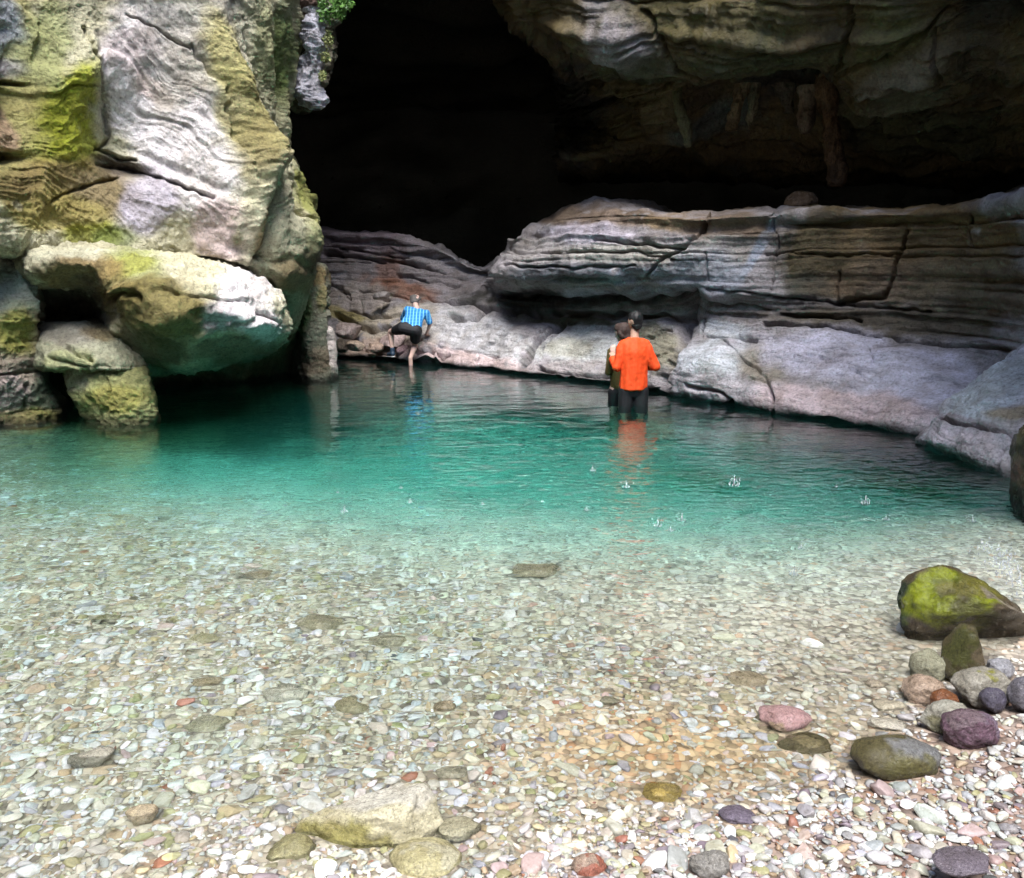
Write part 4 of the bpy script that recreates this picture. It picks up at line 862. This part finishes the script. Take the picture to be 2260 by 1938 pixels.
def far_drop(st):
    sand = np.exp(-(((st[0] - sp.x) / .55) ** 2 + ((st[1] - sp.y) / .30) ** 2)); k_ = rg.uniform(0, 1, len(st[0])) > .72 * sand + .88 * sstep(3.4, 5.2, st[1] + .8 * st[0]); return st[0][k_], st[1][k_], st[2][k_]
big, mid, sml = far_drop(big), far_drop(mid), far_drop(sml)
big = thin(big, .80); mid = thin(mid, .62); sml = thin(sml, 0)
allx = np.concatenate([big[0], mid[0], sml[0]]); ally = np.concatenate([big[1], mid[1], sml[1]]); alls = np.concatenate([big[2], mid[2], sml[2]])
cls = np.concatenate([np.zeros(len(big[0])), np.ones(len(mid[0])), np.full(len(sml[0]), 2)])
zz = bed(allx, ally); dd_ = shore_dist(allx, ally); N_ = len(allx)
asp = np.stack([rg.uniform(.9, 1.5, N_), rg.uniform(.6, 1.0, N_), rg.uniform(.32, .66, N_)], -1)
yaw = rg.uniform(0, 2 * math.pi, N_); tl1 = rg.normal(0, .22, N_); tl2 = rg.normal(0, .22, N_)
ci = np.where(dd_ > -0.05, rg.choice(len(NM), N_, p=P_dry), rg.choice(len(NM), N_, p=P_wet))
colr = PC[ci] * rg.uniform(.78, 1.15, (N_, 1)) * rg.uniform(.94, 1.06, (N_, 3))
colr = colr * np.where(dd_ > -0.12, .60, .92)[:, None]
fade_ = (sstep(3.4, 5.6, ally + .8 * allx) * .9)[:, None]; colr = colr * (1 - fade_) + np.array([0.62, 0.62, 0.55]) * rg.uniform(.8, 1.1, (N_, 1)) * fade_
hz = alls * asp[:, 2]
zc = zz + hz * np.where(cls == 0, .45, np.where(cls == 1, .35, .25)) + np.where(cls == 2, 0.002, 0)
proj = alls / np.hypot(ally, CAMH - zc)
vis = (np.abs(PX(np.stack([allx, ally, zc], -1))[0] - 1130) < 1120) & (PX(np.stack([allx, ally, zc], -1))[1] < 1930)
order = np.argsort(-(proj * vis)); NS = 300 - len(LAND) - 2
single = order[:NS]; rest = np.setdiff1d(np.arange(N_), single)
def rotm(i_): return Euler((tl1[i_], tl2[i_], yaw[i_])).to_matrix()
Vs, Fs, Cs = [], [], []; off = 0
for i_ in rest:
    V, Fc = TPL[i_ % len(TPL)]
    Mx = np.array(rotm(i_)) @ np.diag(asp[i_] * alls[i_])
    Vs.append(V @ Mx.T + np.array([allx[i_], ally[i_], zc[i_]])); Fs.append(Fc + off); off += len(V); Cs.append(np.tile(colr[i_], (len(V), 1)))
Vs = np.concatenate(Vs); Fs = np.concatenate(Fs); Cs = np.concatenate(Cs)
me = new_mesh('gravel', Vs, Fs, True, {'col': ('FLOAT_COLOR', np.concatenate([Cs, np.ones((len(Cs), 1))], 1))})
tag(link('gravel', me, M_GRAVEL), 'mixed small pebbles and gravel covering the beach and the shallow bed', 'gravel', kind='stuff')
TPM = [new_mesh('pebble', V, Fc, True) for V, Fc in TPH]
for m_ in TPM: m_.materials.append(M_STONE)
labs = {}; ORD = ['nearest to', 'second nearest to', 'third nearest to', 'fourth nearest to', 'fifth nearest to', 'sixth nearest to', 'seventh nearest to', 'eighth nearest to', 'ninth nearest to', 'tenth nearest to', 'eleventh nearest to', 'twelfth nearest to']
info = []
for i_ in single:
    dl = [math.hypot(allx[i_] - a, ally[i_] - b) for (a, b, *_r) in LAND]; q = int(np.argmin(dl))
    sh3 = 'flat' if asp[i_, 2] < .42 else ('oval' if asp[i_, 0] / asp[i_, 1] > 1.5 else ('chunky' if asp[i_, 2] > .52 else 'rounded'))
    where = 'underwater' if zc[i_] + hz[i_] < -0.004 else ('wet' if zc[i_] < 0.03 else 'dry')
    dx = allx[i_] - LAND[q][0]; dy = ally[i_] - LAND[q][1]
    side = ('right of' if dx > 0 else 'left of') if abs(dx) > abs(dy) else ('behind' if dy > 0 else 'in front of')
    info.append((dl[q], i_, sh3, where, side, LAND[q][2]))
cnt = {}
for (dq, i_, sh3, where, side, nm_) in sorted(info):
    key = (sh3, where, NM[ci[i_]], side, nm_); n_ = cnt.get(key, 0); cnt[key] = n_ + 1
    lab = f"{sh3} {where} {NM[ci[i_]]} pebble {side} {nm_}" + ('' if n_ == 0 else f", {ORD[min(n_, 11)]} it")
    o = bpy.data.objects.new('pebble', TPM[int(i_) % len(TPM)]); COL.objects.link(o)
    o.location = (allx[i_], ally[i_], zc[i_]); o.rotation_euler = rotm(i_).to_euler(); o.scale = tuple(asp[i_] * alls[i_])
    o.color = (*np.clip(colr[i_], 0, .8), 1)
    tag(o, lab, 'pebble', 'larger pebbles scattered in the gravel')

# ------------------------------------------------------------------ people
_ICO = {}
def ico(sub):
    if sub not in _ICO:
        b_ = bmesh.new(); bmesh.ops.create_icosphere(b_, subdivisions=sub, radius=1.0); _ICO[sub] = [v.co.copy() for v in b_.verts]; b_.free()
    return _ICO[sub]
def add_hull(bm, pts):
    """convex hull round ellipsoids ((x,y,z), r or (rx,ry,rz))"""
    vs = []
    for p, r_ in pts:
        rr = (r_, r_, r_) if isinstance(r_, (int, float)) else r_
        for c_ in ico(2 if max(rr) > .03 else 1):
            vs.append(bm.verts.new((c_.x * rr[0] + p[0], c_.y * rr[1] + p[1], c_.z * rr[2] + p[2])))
    bmesh.ops.convex_hull(bm, input=vs, use_existing_faces=False)
    bmesh.ops.delete(bm, geom=[v for v in bm.verts if not v.link_faces], context='VERTS')
def body_mesh(name, hulls, voxel, mat, parent=None, smooth=6, fold=0.0, cut=None, seed=1, colour=None):
    bm = bmesh.new()
    for h_ in hulls:
        b2 = bmesh.new(); add_hull(b2, h_); bmesh.ops.recalc_face_normals(b2, faces=b2.faces)
        tmp = bpy.data.meshes.new('t'); b2.to_mesh(tmp); b2.free(); bm.from_mesh(tmp); bpy.data.meshes.remove(tmp)
    me0 = bpy.data.meshes.new('t'); bm.to_mesh(me0); bm.free()
    ob = bpy.data.objects.new('t', me0); COL.objects.link(ob)
    rm = ob.modifiers.new('r', 'REMESH'); rm.mode = 'VOXEL'; rm.voxel_size = voxel
    sm = ob.modifiers.new('s', 'SMOOTH'); sm.factor = .5; sm.iterations = smooth
    dg = bpy.context.evaluated_depsgraph_get(); me = bpy.data.meshes.new_from_object(ob.evaluated_get(dg)); bpy.data.objects.remove(ob)
    me.name = name; n_ = len(me.vertices); co = np.zeros(n_ * 3); me.vertices.foreach_get('co', co); co = co.reshape(-1, 3)
    if fold:
        no = np.zeros(n_ * 3); me.vertices.foreach_get('normal', no); no = no.reshape(-1, 3)
        co = co + no * (fold * .35 + fold * 1.0 * perlin(co * np.array([9, 6, 1.7]), seed) + fold * .8 * perlin(co * np.array([19, 12, 4.5]), seed + 1) + fold * .2 * perlin(co * 22, seed))[:, None]
        me.vertices.foreach_set('co', co.ravel())
    me.polygons.foreach_set('use_smooth', np.ones(len(me.polygons), bool)); me.update()
    return link(name, me, mat, parent)
M_SKIN = simple('skin', (0.50, 0.30, 0.22), 0.55, 25, 0.1); M_SKIN2 = simple('pale_skin', (0.58, 0.40, 0.34), 0.55, 25, 0.1)
M_HAIR = simple('black_hair', (0.004, 0.004, 0.005), 0.6, 90, 0.5, .004); M_HAIR2 = simple('brown_hair', (0.045, 0.027, 0.022), 0.75, 90, 0.5, .004); M_HAIR3 = simple('grey_hair', (0.10, 0.09, 0.085), 0.6, 90, 0.5, .004)
M_ORANGE = simple('orange_cloth', (0.86, 0.075, 0.008), 0.75, 30, 0.12, .003); M_BLACK = simple('black_cloth', (0.010, 0.011, 0.014), 0.7, 30, 0.2, .003)
M_OLIVE = simple('olive_cloth', (0.085, 0.065, 0.015), 0.8, 40, 0.3, .003); M_NAVY = simple('navy_shoe', (0.02, 0.045, 0.08), 0.5, 30, 0.3); M_SOLE = simple('pale_sole', (0.40, 0.42, 0.44), 0.6)
def blue_cloth():
    m, T, N, L, bs = mat_new('blue_check_cloth')
    tc = N.new('ShaderNodeTexCoord'); sx = N.new('ShaderNodeSeparateXYZ'); L.new(tc.outputs['Object'], sx.inputs[0])
    def line(outp, per, wd):
        a = N.new('ShaderNodeMath'); a.operation = 'DIVIDE'; L.new(outp, a.inputs[0]); a.inputs[1].default_value = per
        b = N.new('ShaderNodeMath'); b.operation = 'FRACT'; L.new(a.outputs[0], b.inputs[0])
        c = N.new('ShaderNodeMath'); c.operation = 'LESS_THAN'; L.new(b.outputs[0], c.inputs[0]); c.inputs[1].default_value = wd
        return c.outputs[0]
    c = mixc(N, L, 'MIX', line(sx.outputs[0], .055, .26), (0.015, 0.20, 0.56), (0.22, 0.58, 0.80))
    f = N.new('ShaderNodeMath'); f.operation = 'MULTIPLY'; L.new(line(sx.outputs[2], .05, .22), f.inputs[0]); f.inputs[1].default_value = .35
    c = mixc(N, L, 'MIX', f.outputs[0], c, (0.16, 0.48, 0.75))
    L.new(c, bs.inputs['Base Color']); bs.inputs['Roughness'].default_value = .8
    return m
M_BLUE = blue_cloth()

def head_hulls(c, yaw=0.0, tilt=0.0, r=.092):
    """head centred at c that looks along +Y turned by yaw (left positive)"""
    Mx = Matrix.Rotation(yaw, 3, 'Z') @ Matrix.Rotation(tilt, 3, 'X'); c = Vector(c)
    q = lambda x, y, z: tuple(c + Mx @ Vector((x, y, z)))
    k = r / .092
    return [[(q(0, -.015, .025), .086 * k), (q(0, .012, .02), .080 * k), (q(0, .025, -.05), .055 * k)], [(q(0, .03, -.04), .055 * k), (q(0, .055, -.088), .026 * k)],
            [(q(0, .088, .0), .009), (q(0, .112, -.028), .013)], [(q(-.04, .078, .022), .012), (q(.04, .078, .022), .012)], [(q(-.020, .083, -.058), .008), (q(.020, .083, -.058), .008)],
            [(q(.080, -.005, .012), (.008, .017, .018)), (q(.078, .0, -.022), (.007, .009, .010))], [(q(-.080, -.005, .012), (.008, .017, .018)), (q(-.078, .0, -.022), (.007, .009, .010))]], q
def hand_hulls(wrist, direc, side, up, curl=.5, k=1.0):
    """palm, four fingers of different length and a thumb leaving the side of the palm"""
    d = Vector(direc).normalized(); s = Vector(side); s = (s - d * s.dot(d)).normalized(); n = d.cross(s); w_ = Vector(wrist); out = []
    P_ = lambda a, b, c: tuple(w_ + d * a * k + s * b * k + n * c * k)
    out.append([(P_(0, 0, 0), .024 * k), (P_(.075, .026, 0), .014 * k), (P_(.078, -.026, 0), .013 * k), (P_(.03, .03, 0), .014 * k)])
    for b, l, c0 in ((.030, .066, .9), (.010, .076, 1.0), (-.010, .070, 1.05), (-.029, .054, 1.15)):
        a0 = .080; c_ = curl * c0
        p1 = (a0, b, 0); p2 = (a0 + l * .5 * math.cos(c_ * .5), b * 1.05, l * .5 * math.sin(c_ * .5)); p3 = (p2[0] + l * .5 * math.cos(c_ * 1.6), b * 1.08, p2[2] + l * .5 * math.sin(c_ * 1.6))
        out += [[(P_(*p1), .0098 * k), (P_(*p2), .0088 * k)], [(P_(*p2), .0088 * k), (P_(*p3), .0078 * k)]]
    out += [[(P_(.022, .030, .004), .014 * k), (P_(.050, .056, .010), .0105 * k)], [(P_(.050, .056, .010), .0105 * k), (P_(.078, .064, .020), .009 * k)]]
    return out
def limb(a, ra, b, rb_): return [(a, ra), (b, rb_)]

def eyes(q, parent, k=1):
    for sx in (-1, 1):
        bm = bmesh.new(); bmesh.ops.create_uvsphere(bm, u_segments=12, v_segments=8, radius=.011)
        me = bpy.data.meshes.new('eye'); bm.to_mesh(me); bm.free()
        e = link('eye', me, M_EYE, parent); e.location = q(.031 * sx, .073, .004)
M_EYE = simple('eye', (0.05, 0.03, 0.02), 0.2)

# --- man in the orange shirt, back to us, knee deep in the pool
g0 = G(1397, 893)
HC = (0.0, .035, .995); fb = float(bed(np.array([g0.x]), np.array([g0.y + .05]))[0])
hh_, qh = head_hulls(HC, .35, -.12)
ZF = min(fb, -.5)
kn = ZF * .42
bodyh = hh_ + [
 limb((0, .02, .90), .050, (0, 0, .78), .060),
 [((-.12, 0, .725), .048), ((.12, 0, .725), .048), ((0, -.005, .66), (.15, .10, .08)), ((0, 0, .50), (.135, .095, .07))],
 [((0, 0, .52), (.135, .095, .07)), ((0, 0, .32), (.145, .10, .08)), ((0, 0, .24), (.150, .105, .08))],
 limb((-.160, 0, .715), .046, (-.205, -.02, .47), .040), limb((-.205, -.02, .47), .040, (-.245, .17, .56), .027),
 limb((.160, 0, .715), .046, (.255, -.02, .47), .040), limb((.255, -.02, .47), .040, (.12, .20, .50), .027),
 limb((-.085, 0, .22), .088, (-.10, .03, kn), .055), limb((-.10, .03, kn), .055, (-.105, 0, ZF + .09), .036), limb((-.105, -.02, ZF + .05), .034, (-.12, .16, ZF + .03), .026),
 limb((.085, 0, .22), .088, (.10, .03, kn), .055), limb((.10, .03, kn), .055, (.105, 0, ZF + .09), .036), limb((.105, -.02, ZF + .05), .034, (.13, .16, ZF + .03), .026)]
bodyh += hand_hulls((-.25, .19, .57), (.1, 1, .5), (.9, 0, .3), (0, 0, 1), .7) + hand_hulls((.11, .215, .505), (-.7, .7, .1), (-.2, .1, .9), (0, 0, 1), .7)
man = body_mesh('person', bodyh, .0055, M_SKIN, None, 5)
man.location = (g0.x, g0.y, 0)
tag(man, 'person in a bright orange shirt and black trousers standing in the pool, seen from behind', 'person')
eyes(qh, man)
body_mesh('shirt', [
 [((0, .0, .80), (.066, .06, .026)), ((-.135, 0, .735), .054), ((.135, 0, .735), .054), ((-.155, 0, .66), .048), ((.155, 0, .66), .048), ((0, -.01, .64), (.150, .118, .09)), ((0, -.005, .40), (.146, .115, .08))],
 [((0, -.005, .60), (.160, .117, .12)), ((0, -.005, .34), (.150, .120, .06)), ((0, -.005, .195), (.170, .130, .022))],
 [((-.130, 0, .730), .058), ((-.165, -.005, .66), .058), ((-.212, -.02, .46), .056), ((-.15, 0, .60), .05)], limb((-.212, -.02, .46), .055, (-.240, .13, .54), .042),
 [((.130, 0, .730), .058), ((.175, -.005, .66), .058), ((.255, -.02, .465), .058), ((.15, 0, .60), .05)], limb((.255, -.02, .465), .056, (.16, .15, .49), .042),
 ], .0065, M_ORANGE, man, 9, .014, seed=4)
body_mesh('trousers', [[((0, 0, .25), (.158, .115, .05)), ((-.085, 0, .16), .100), ((.085, 0, .16), .100)],
 limb((-.088, 0, .18), .098, (-.100, .02, -.56), .078), limb((.088, 0, .18), .098, (.100, .02, -.56), .078)], .009, M_BLACK, man, 4, .004, seed=6)
qq = qh
body_mesh('hair', [[(qq(0, -.026, .045), .084), (qq(0, -.046, -.01), (.070, .046, .05)), (qq(0, .015, .066), .064)], [(qq(0, -.045, -.04), (.066, .045, .03)), (qq(0, -.058, -.075), (.040, .025, .02))],
 [(qq(0, -.02, .06), .082), (qq(0, .05, .075), (.055, .03, .03))]], .005, M_HAIR, man, 2, .009, seed=8)

# --- person beside him, partly hidden, dark top with olive sleeve
g1 = G(1369, 880); Y1 = 11.22
hz_ = float(W(1373, 735, Y1)[2]); HC2 = (0, 0, hz_)
hh_, q2 = head_hulls(HC2, .75, -.22, .088)
b0 = hz_ - .19; fb = min(-.5, float(bed(np.array([W(1373, 735, Y1)[0]]), np.array([Y1]))[0])); hp = b0 - .52
bd = hh_ + [limb((0.01, -.01, hz_ - .10), .046, (.02, -.02, b0), .055), [((-.10, -.02, b0 - .03), .048), ((.13, -.02, b0 - .03), .048), ((.01, -.01, b0 - .20), (.13, .095, .07))],
 [((.01, -.01, b0 - .20), (.125, .09, .07)), ((.01, 0, hp), (.14, .10, .08))],
 limb((-.13, -.02, b0 - .045), .044, (-.165, -.06, b0 - .30), .034), limb((-.165, -.06, b0 - .30), .034, (-.135, -.16, b0 - .09), .024),
 limb((.15, -.02, b0 - .045), .044, (.20, .02, b0 - .30), .034), limb((.20, .02, b0 - .30), .034, (.05, .20, b0 - .22), .024),
 limb((-.07, 0, hp), .080, (-.08, .02, (hp + fb) / 2), .050), limb((-.08, .02, (hp + fb) / 2), .050, (-.08, 0, fb + .09), .034), limb((-.08, 0, fb + .05), .03, (-.10, .14, fb + .03), .024),
 limb((.09, 0, hp), .080, (.10, .02, (hp + fb) / 2), .050), limb((.10, .02, (hp + fb) / 2), .050, (.10, 0, fb + .09), .034), limb((.10, 0, fb + .05), .03, (.11, .14, fb + .03), .024)]
bd += hand_hulls((-.133, -.165, b0 - .08), (.0, -.1, 1), (.9, -.3, 0), (0, 0, 1), .35, .92) + hand_hulls((.05, .205, b0 - .22), (-.6, .7, .3), (0, .2, .9), (0, 0, 1), .6, .92)
wom = body_mesh('person', bd, .0055, M_SKIN2, None, 5)
wom.location = (float(W(1373, 735, Y1)[0]), Y1, 0)
tag(wom, 'person with brown hair half hidden behind the orange shirt, hand raised, olive sleeve', 'person')
eyes(q2, wom)
body_mesh('shirt', [[((-.105, -.02, b0 - .035), .056), ((.135, -.02, b0 - .035), .056), ((.01, -.01, b0 - .20), (.145, .108, .07)), ((.01, 0, hp + .02), (.15, .112, .05))],
 limb((-.13, -.02, b0 - .045), .054, (-.168, -.06, b0 - .30), .046), limb((-.168, -.06, b0 - .30), .046, (-.142, -.135, b0 - .14), .036),
 limb((.15, -.02, b0 - .045), .054, (.20, .02, b0 - .30), .046), limb((.20, .02, b0 - .30), .046, (.08, .16, b0 - .235), .036)], .008, M_OLIVE, wom, 4, .006, seed=14)
body_mesh('trousers', [[((.01, 0, hp + .02), (.145, .105, .05)), ((-.07, 0, hp - .06), .088), ((.09, 0, hp - .06), .088)], limb((-.075, 0, hp - .04), .088, (-.085, .02, -.54), .062), limb((.095, 0, hp - .04), .088, (.105, .02, -.54), .062)], .009, M_BLACK, wom, 4, .004, seed=16)
body_mesh('hair', [[(q2(0, -.030, .040), .088), (q2(0, -.045, -.02), (.074, .05, .05)), (q2(0, .02, .066), .066)], [(q2(.062, -.01, .0), (.025, .05, .05)), (q2(.05, -.03, -.05), (.025, .04, .03)), (q2(-.05, -.03, -.05), (.025, .04, .03)), (q2(-.062, -.01, .0), (.025, .05, .05))],
 [(q2(0, -.06, -.03), (.06, .035, .04)), (q2(0, -.07, -.09), (.035, .025, .03))]], .005, M_HAIR2, wom, 2, .009, seed=18)

# --- man in the blue checked shirt, bending over and climbing out on the far side
YM = 15.35
O3 = Vector(W(905, 790, YM)); O3.z = 0
def q3(px, py, dy=0.0): p = Vector(W(px, py, YM + dy)); return tuple(p - O3)
hd = q3(917, 664, .42); sL, sR = q3(899, 684, .28), q3(941, 692, .28); hpL, hpR = q3(889, 724, .0), q3(918, 730, .0)
knL, anL = q3(862, 733, .30), q3(866, 772, .22); knR, anR = q3(916, 762, .18), q3(906, 790, .08)
elR, haR = q3(949, 714, .30), q3(942, 736, .42); elL, haL = q3(889, 706, .45), q3(895, 722, .62)
def mid_(a, b, t=.5): return tuple(Vector(a).lerp(Vector(b), t))
neck = mid_(sL, sR); neck = (neck[0], neck[1] + .02, neck[2] + .03)
hh_, q3h = head_hulls((hd[0], hd[1], hd[2]), -.25, -.75)
ftR = (anR[0] + .0, anR[1] + .02, anR[2] - .30)
ch = mid_(mid_(sL, sR), mid_(hpL, hpR), .35); be = mid_(mid_(sL, sR), mid_(hpL, hpR), .7)
bd = hh_ + [limb((hd[0], hd[1] - .06, hd[2] - .05), .05, neck, .058),
 [(mid_(sL, sR, .12), .052), (mid_(sL, sR, .88), .052), (ch, (.15, .10, .09))], [(ch, (.145, .10, .09)), (be, (.135, .10, .08)), (hpL, .095), (hpR, .095)],
 limb(sR, .050, elR, .038), limb(elR, .038, haR, .026), limb(sL, .050, elL, .038), limb(elL, .038, haL, .026),
 limb(hpL, .088, knL, .056), limb(knL, .056, anL, .036), limb((anL[0], anL[1], anL[2] - .05), .034, (anL[0] - .08, anL[1] + .12, anL[2] - .09), .028),
 limb(hpR, .088, knR, .058), limb(knR, .056, anR, .040), limb(anR, .040, ftR, .034), limb((ftR[0], ftR[1], ftR[2] - .03), .032, (ftR[0] + .02, ftR[1] + .16, ftR[2] - .05), .025)]
bd += hand_hulls(haR, (.1, .8, -.5), (-.9, 0, 0), (0, 0, 1), .6) + hand_hulls(haL, (.1, .8, -.5), (.9, 0, 0), (0, 0, 1), .6)
cl = body_mesh('person', bd, .0055, M_SKIN2, None, 5); cl.location = O3
tag(cl, 'person in a blue checked shirt and black shorts bending forward to climb the far rocks', 'person')
eyes(q3h, cl)
body_mesh('shirt', [[(mid_(sL, sR, .10), .066), (mid_(sL, sR, .90), .066), (neck, (.06, .05, .04)), (ch, (.170, .12, .10))], [(ch, (.170, .12, .09)), (be, (.155, .12, .07)), (mid_(hpL, be, .2), .105), (mid_(hpR, be, .2), .105)],
 limb(sR, .066, mid_(sR, elR, .85), .058), limb(sL, .066, mid_(sL, elL, .85), .058)], .0075, M_BLUE, cl, 4, .010, seed=24)
body_mesh('shorts', [[(hpL, .112), (hpR, .112), (mid_(hpL, be, .3), .105), (mid_(hpR, be, .3), .105)], limb(hpL, .112, mid_(hpL, knL, .55), .088), limb(hpR, .112, mid_(hpR, knR, .55), .098)], .009, M_BLACK, cl, 4, .004, seed=26)
body_mesh('hair', [[(q3h(-.015, -.045, .02), (.084, .06, .07)), (q3h(0, -.03, -.045), (.078, .05, .03)), (q3h(-.03, .0, .07), (.055, .05, .035))], [(q3h(-.02, .02, .075), (.072, .06, .04)), (q3h(.045, -.01, .04), (.05, .05, .05))], [(q3h(-.055, -.02, .03), (.035, .06, .045)), (q3h(.06, -.02, .01), (.026, .05, .035))]], .006, M_HAIR3, cl, 2, .004, seed=28)
sh = body_mesh('shoe', [limb((anL[0], anL[1], anL[2] + .01), .045, (anL[0], anL[1], anL[2] - .05), .046), limb((anL[0] + .01, anL[1] - .03, anL[2] - .07), .045, (anL[0] - .085, anL[1] + .13, anL[2] - .095), .038)], .006, M_NAVY, cl, 3)
body_mesh('sole', [[((anL[0] + .015, anL[1] - .04, anL[2] - .118), (.045, .045, .012)), ((anL[0] - .09, anL[1] + .14, anL[2] - .132), (.042, .04, .010))]], .006, M_SOLE, sh, 1)
body_mesh('shoe', [limb((ftR[0], ftR[1], ftR[2] + .04), .043, ftR, .044), limb((ftR[0], ftR[1] - .03, ftR[2] - .02), .045, (ftR[0] + .02, ftR[1] + .18, ftR[2] - .05), .036)], .006, M_NAVY, cl, 3)

# ------------------------------------------------------------------ drips hitting the pool
m, T, N, L, bs = mat_new('splash_water'); M_SPL = m
bs.inputs['Base Color'].default_value = (.9, .95, 1, 1); bs.inputs['Roughness'].default_value = .12; bs.inputs['IOR'].default_value = 1.33; bs.inputs['Transmission Weight'].default_value = .75
n_ = noise(N, L, None, 30, 2); L.new(bump(N, L, n_, .3, .004), bs.inputs['Normal'])
def splash(px, py, s, label, seed, spread=1.0, n=16, high=1.0):
    r = np.random.RandomState(seed); c = G(px, py); bm = bmesh.new(); k_ = c.y / 7.0 * s
    def drop(p, rad, st=1.0):
        g_ = bmesh.ops.create_icosphere(bm, subdivisions=1, radius=rad)['verts']
        for v in g_: v.co = Vector((v.co.x + p[0], v.co.y + p[1], v.co.z * st + p[2]))
    hgt = .055 * k_ * high
    # central jet
    g_ = bmesh.ops.create_cone(bm, cap_ends=True, segments=8, radius1=.010 * k_, radius2=.003 * k_, depth=hgt)['verts']
    for v in g_: v.co.z += hgt / 2 - .004
    drop((0, 0, hgt + .008 * k_), .006 * k_, 1.4)
    for a in range(9):        # crown
        th = 2 * math.pi * a / 9 + r.uniform(-.2, .2); rr = .028 * k_ * spread
        g_ = bmesh.ops.create_cone(bm, cap_ends=True, segments=5, radius1=.006 * k_, radius2=.0015 * k_, depth=.026 * k_ * r.uniform(.5, 1.3))['verts']
        for v in g_: v.co = Vector((v.co.x + rr * math.cos(th) * (1 + 8 * max(v.co.z, 0)), v.co.y + rr * math.sin(th) * (1 + 8 * max(v.co.z, 0)), v.co.z + .008 * k_))
    for a in range(n):
        th = r.uniform(0, 6.28); q = r.uniform(.2, 1) * .075 * k_ * spread; drop((q * math.cos(th), q * math.sin(th), r.uniform(.2, 1.3) * hgt), r.uniform(.0020, .0045) * k_, r.uniform(1, 2.2))
    me = bpy.data.meshes.new('water_splash'); bm.to_mesh(me); bm.free()
    for p in me.polygons: p.use_smooth = True
    o = link('water_splash', me, M_SPL); o.location = c
    return tag(o, label, 'splash', 'splashes of dripping water on the pool')
pos_w = ['faint splash left of centre in the turquoise water', 'wide low splash at left over the pale bed', 'splash just below the reflection of the orange shirt, left side', 'tall drop splash under the orange reflection', 'largest splash right of the orange reflection', 'small round splash in the centre right water',
 'tall thin splash in the right part of the pool', 'small splash below the tall thin right one', 'dark ringed splash close to the dark rock at the right edge', 'splash with dark ring on the right above pale bed', 'white splash right of centre over shallow bed', 'small splash in the middle of the pool', 'tiny splash in the middle right of the small one', 'tiny dark splash on the left',
 'left half of the double splash right of centre', 'right half of the double splash right of centre', 'low splash under the double splash', 'thin splash between double splash and white splash', 'tiny splash near the orange reflection edge', 'thin splash under the faint left one', 'faint splash lower left of centre', 'tiny dark splash left of the faint one', 'tiny splash left of the tall thin right one', 'faint splash over shallow gravel']
for i_, (px, py, s) in enumerate(SPL): splash(px, py, s * .72, pos_w[i_], i_ + 1)
r = np.random.RandomState(5); bm = bmesh.new()
for i_ in range(230):
    t = r.uniform(0, 1); px = 2160 + 130 * t + r.normal(0, 16); py = 1215 + 110 * t + r.normal(0, 16)
    c = G(px, py); z = abs(r.normal(0, .05)) + .002
    g_ = bmesh.ops.create_icosphere(bm, subdivisions=1, radius=r.uniform(.002, .006))['verts']
    for v in g_: v.co = Vector((v.co.x + c.x, v.co.y + c.y, v.co.z * r.uniform(.8, 2.5) + z))
me = bpy.data.meshes.new('water_spray'); bm.to_mesh(me); bm.free()
for p in me.polygons: p.use_smooth = True
tag(link('water_spray', me, M_SPL), 'diagonal band of spray droplets over the water behind the mossy boulder', 'spray', kind='stuff')
bm = bmesh.new(); c = G(1996, 1392)
bmesh.ops.create_uvsphere(bm, u_segments=24, v_segments=14, radius=.036)
bmesh.ops.create_uvsphere(bm, u_segments=24, v_segments=14, radius=.034)
me = bpy.data.meshes.new('bubble'); bm.to_mesh(me); bm.free()
for p in me.polygons: p.use_smooth = True
o = link('water_bubble', me, M_SPL); o.location = (c.x, c.y, .008); tag(o, 'shiny water bubble floating against the mossy boulder', 'bubble')
for o in COL.objects:
    for k_ in ('wd', 'dep'):
        if k_ in o: del o[k_]
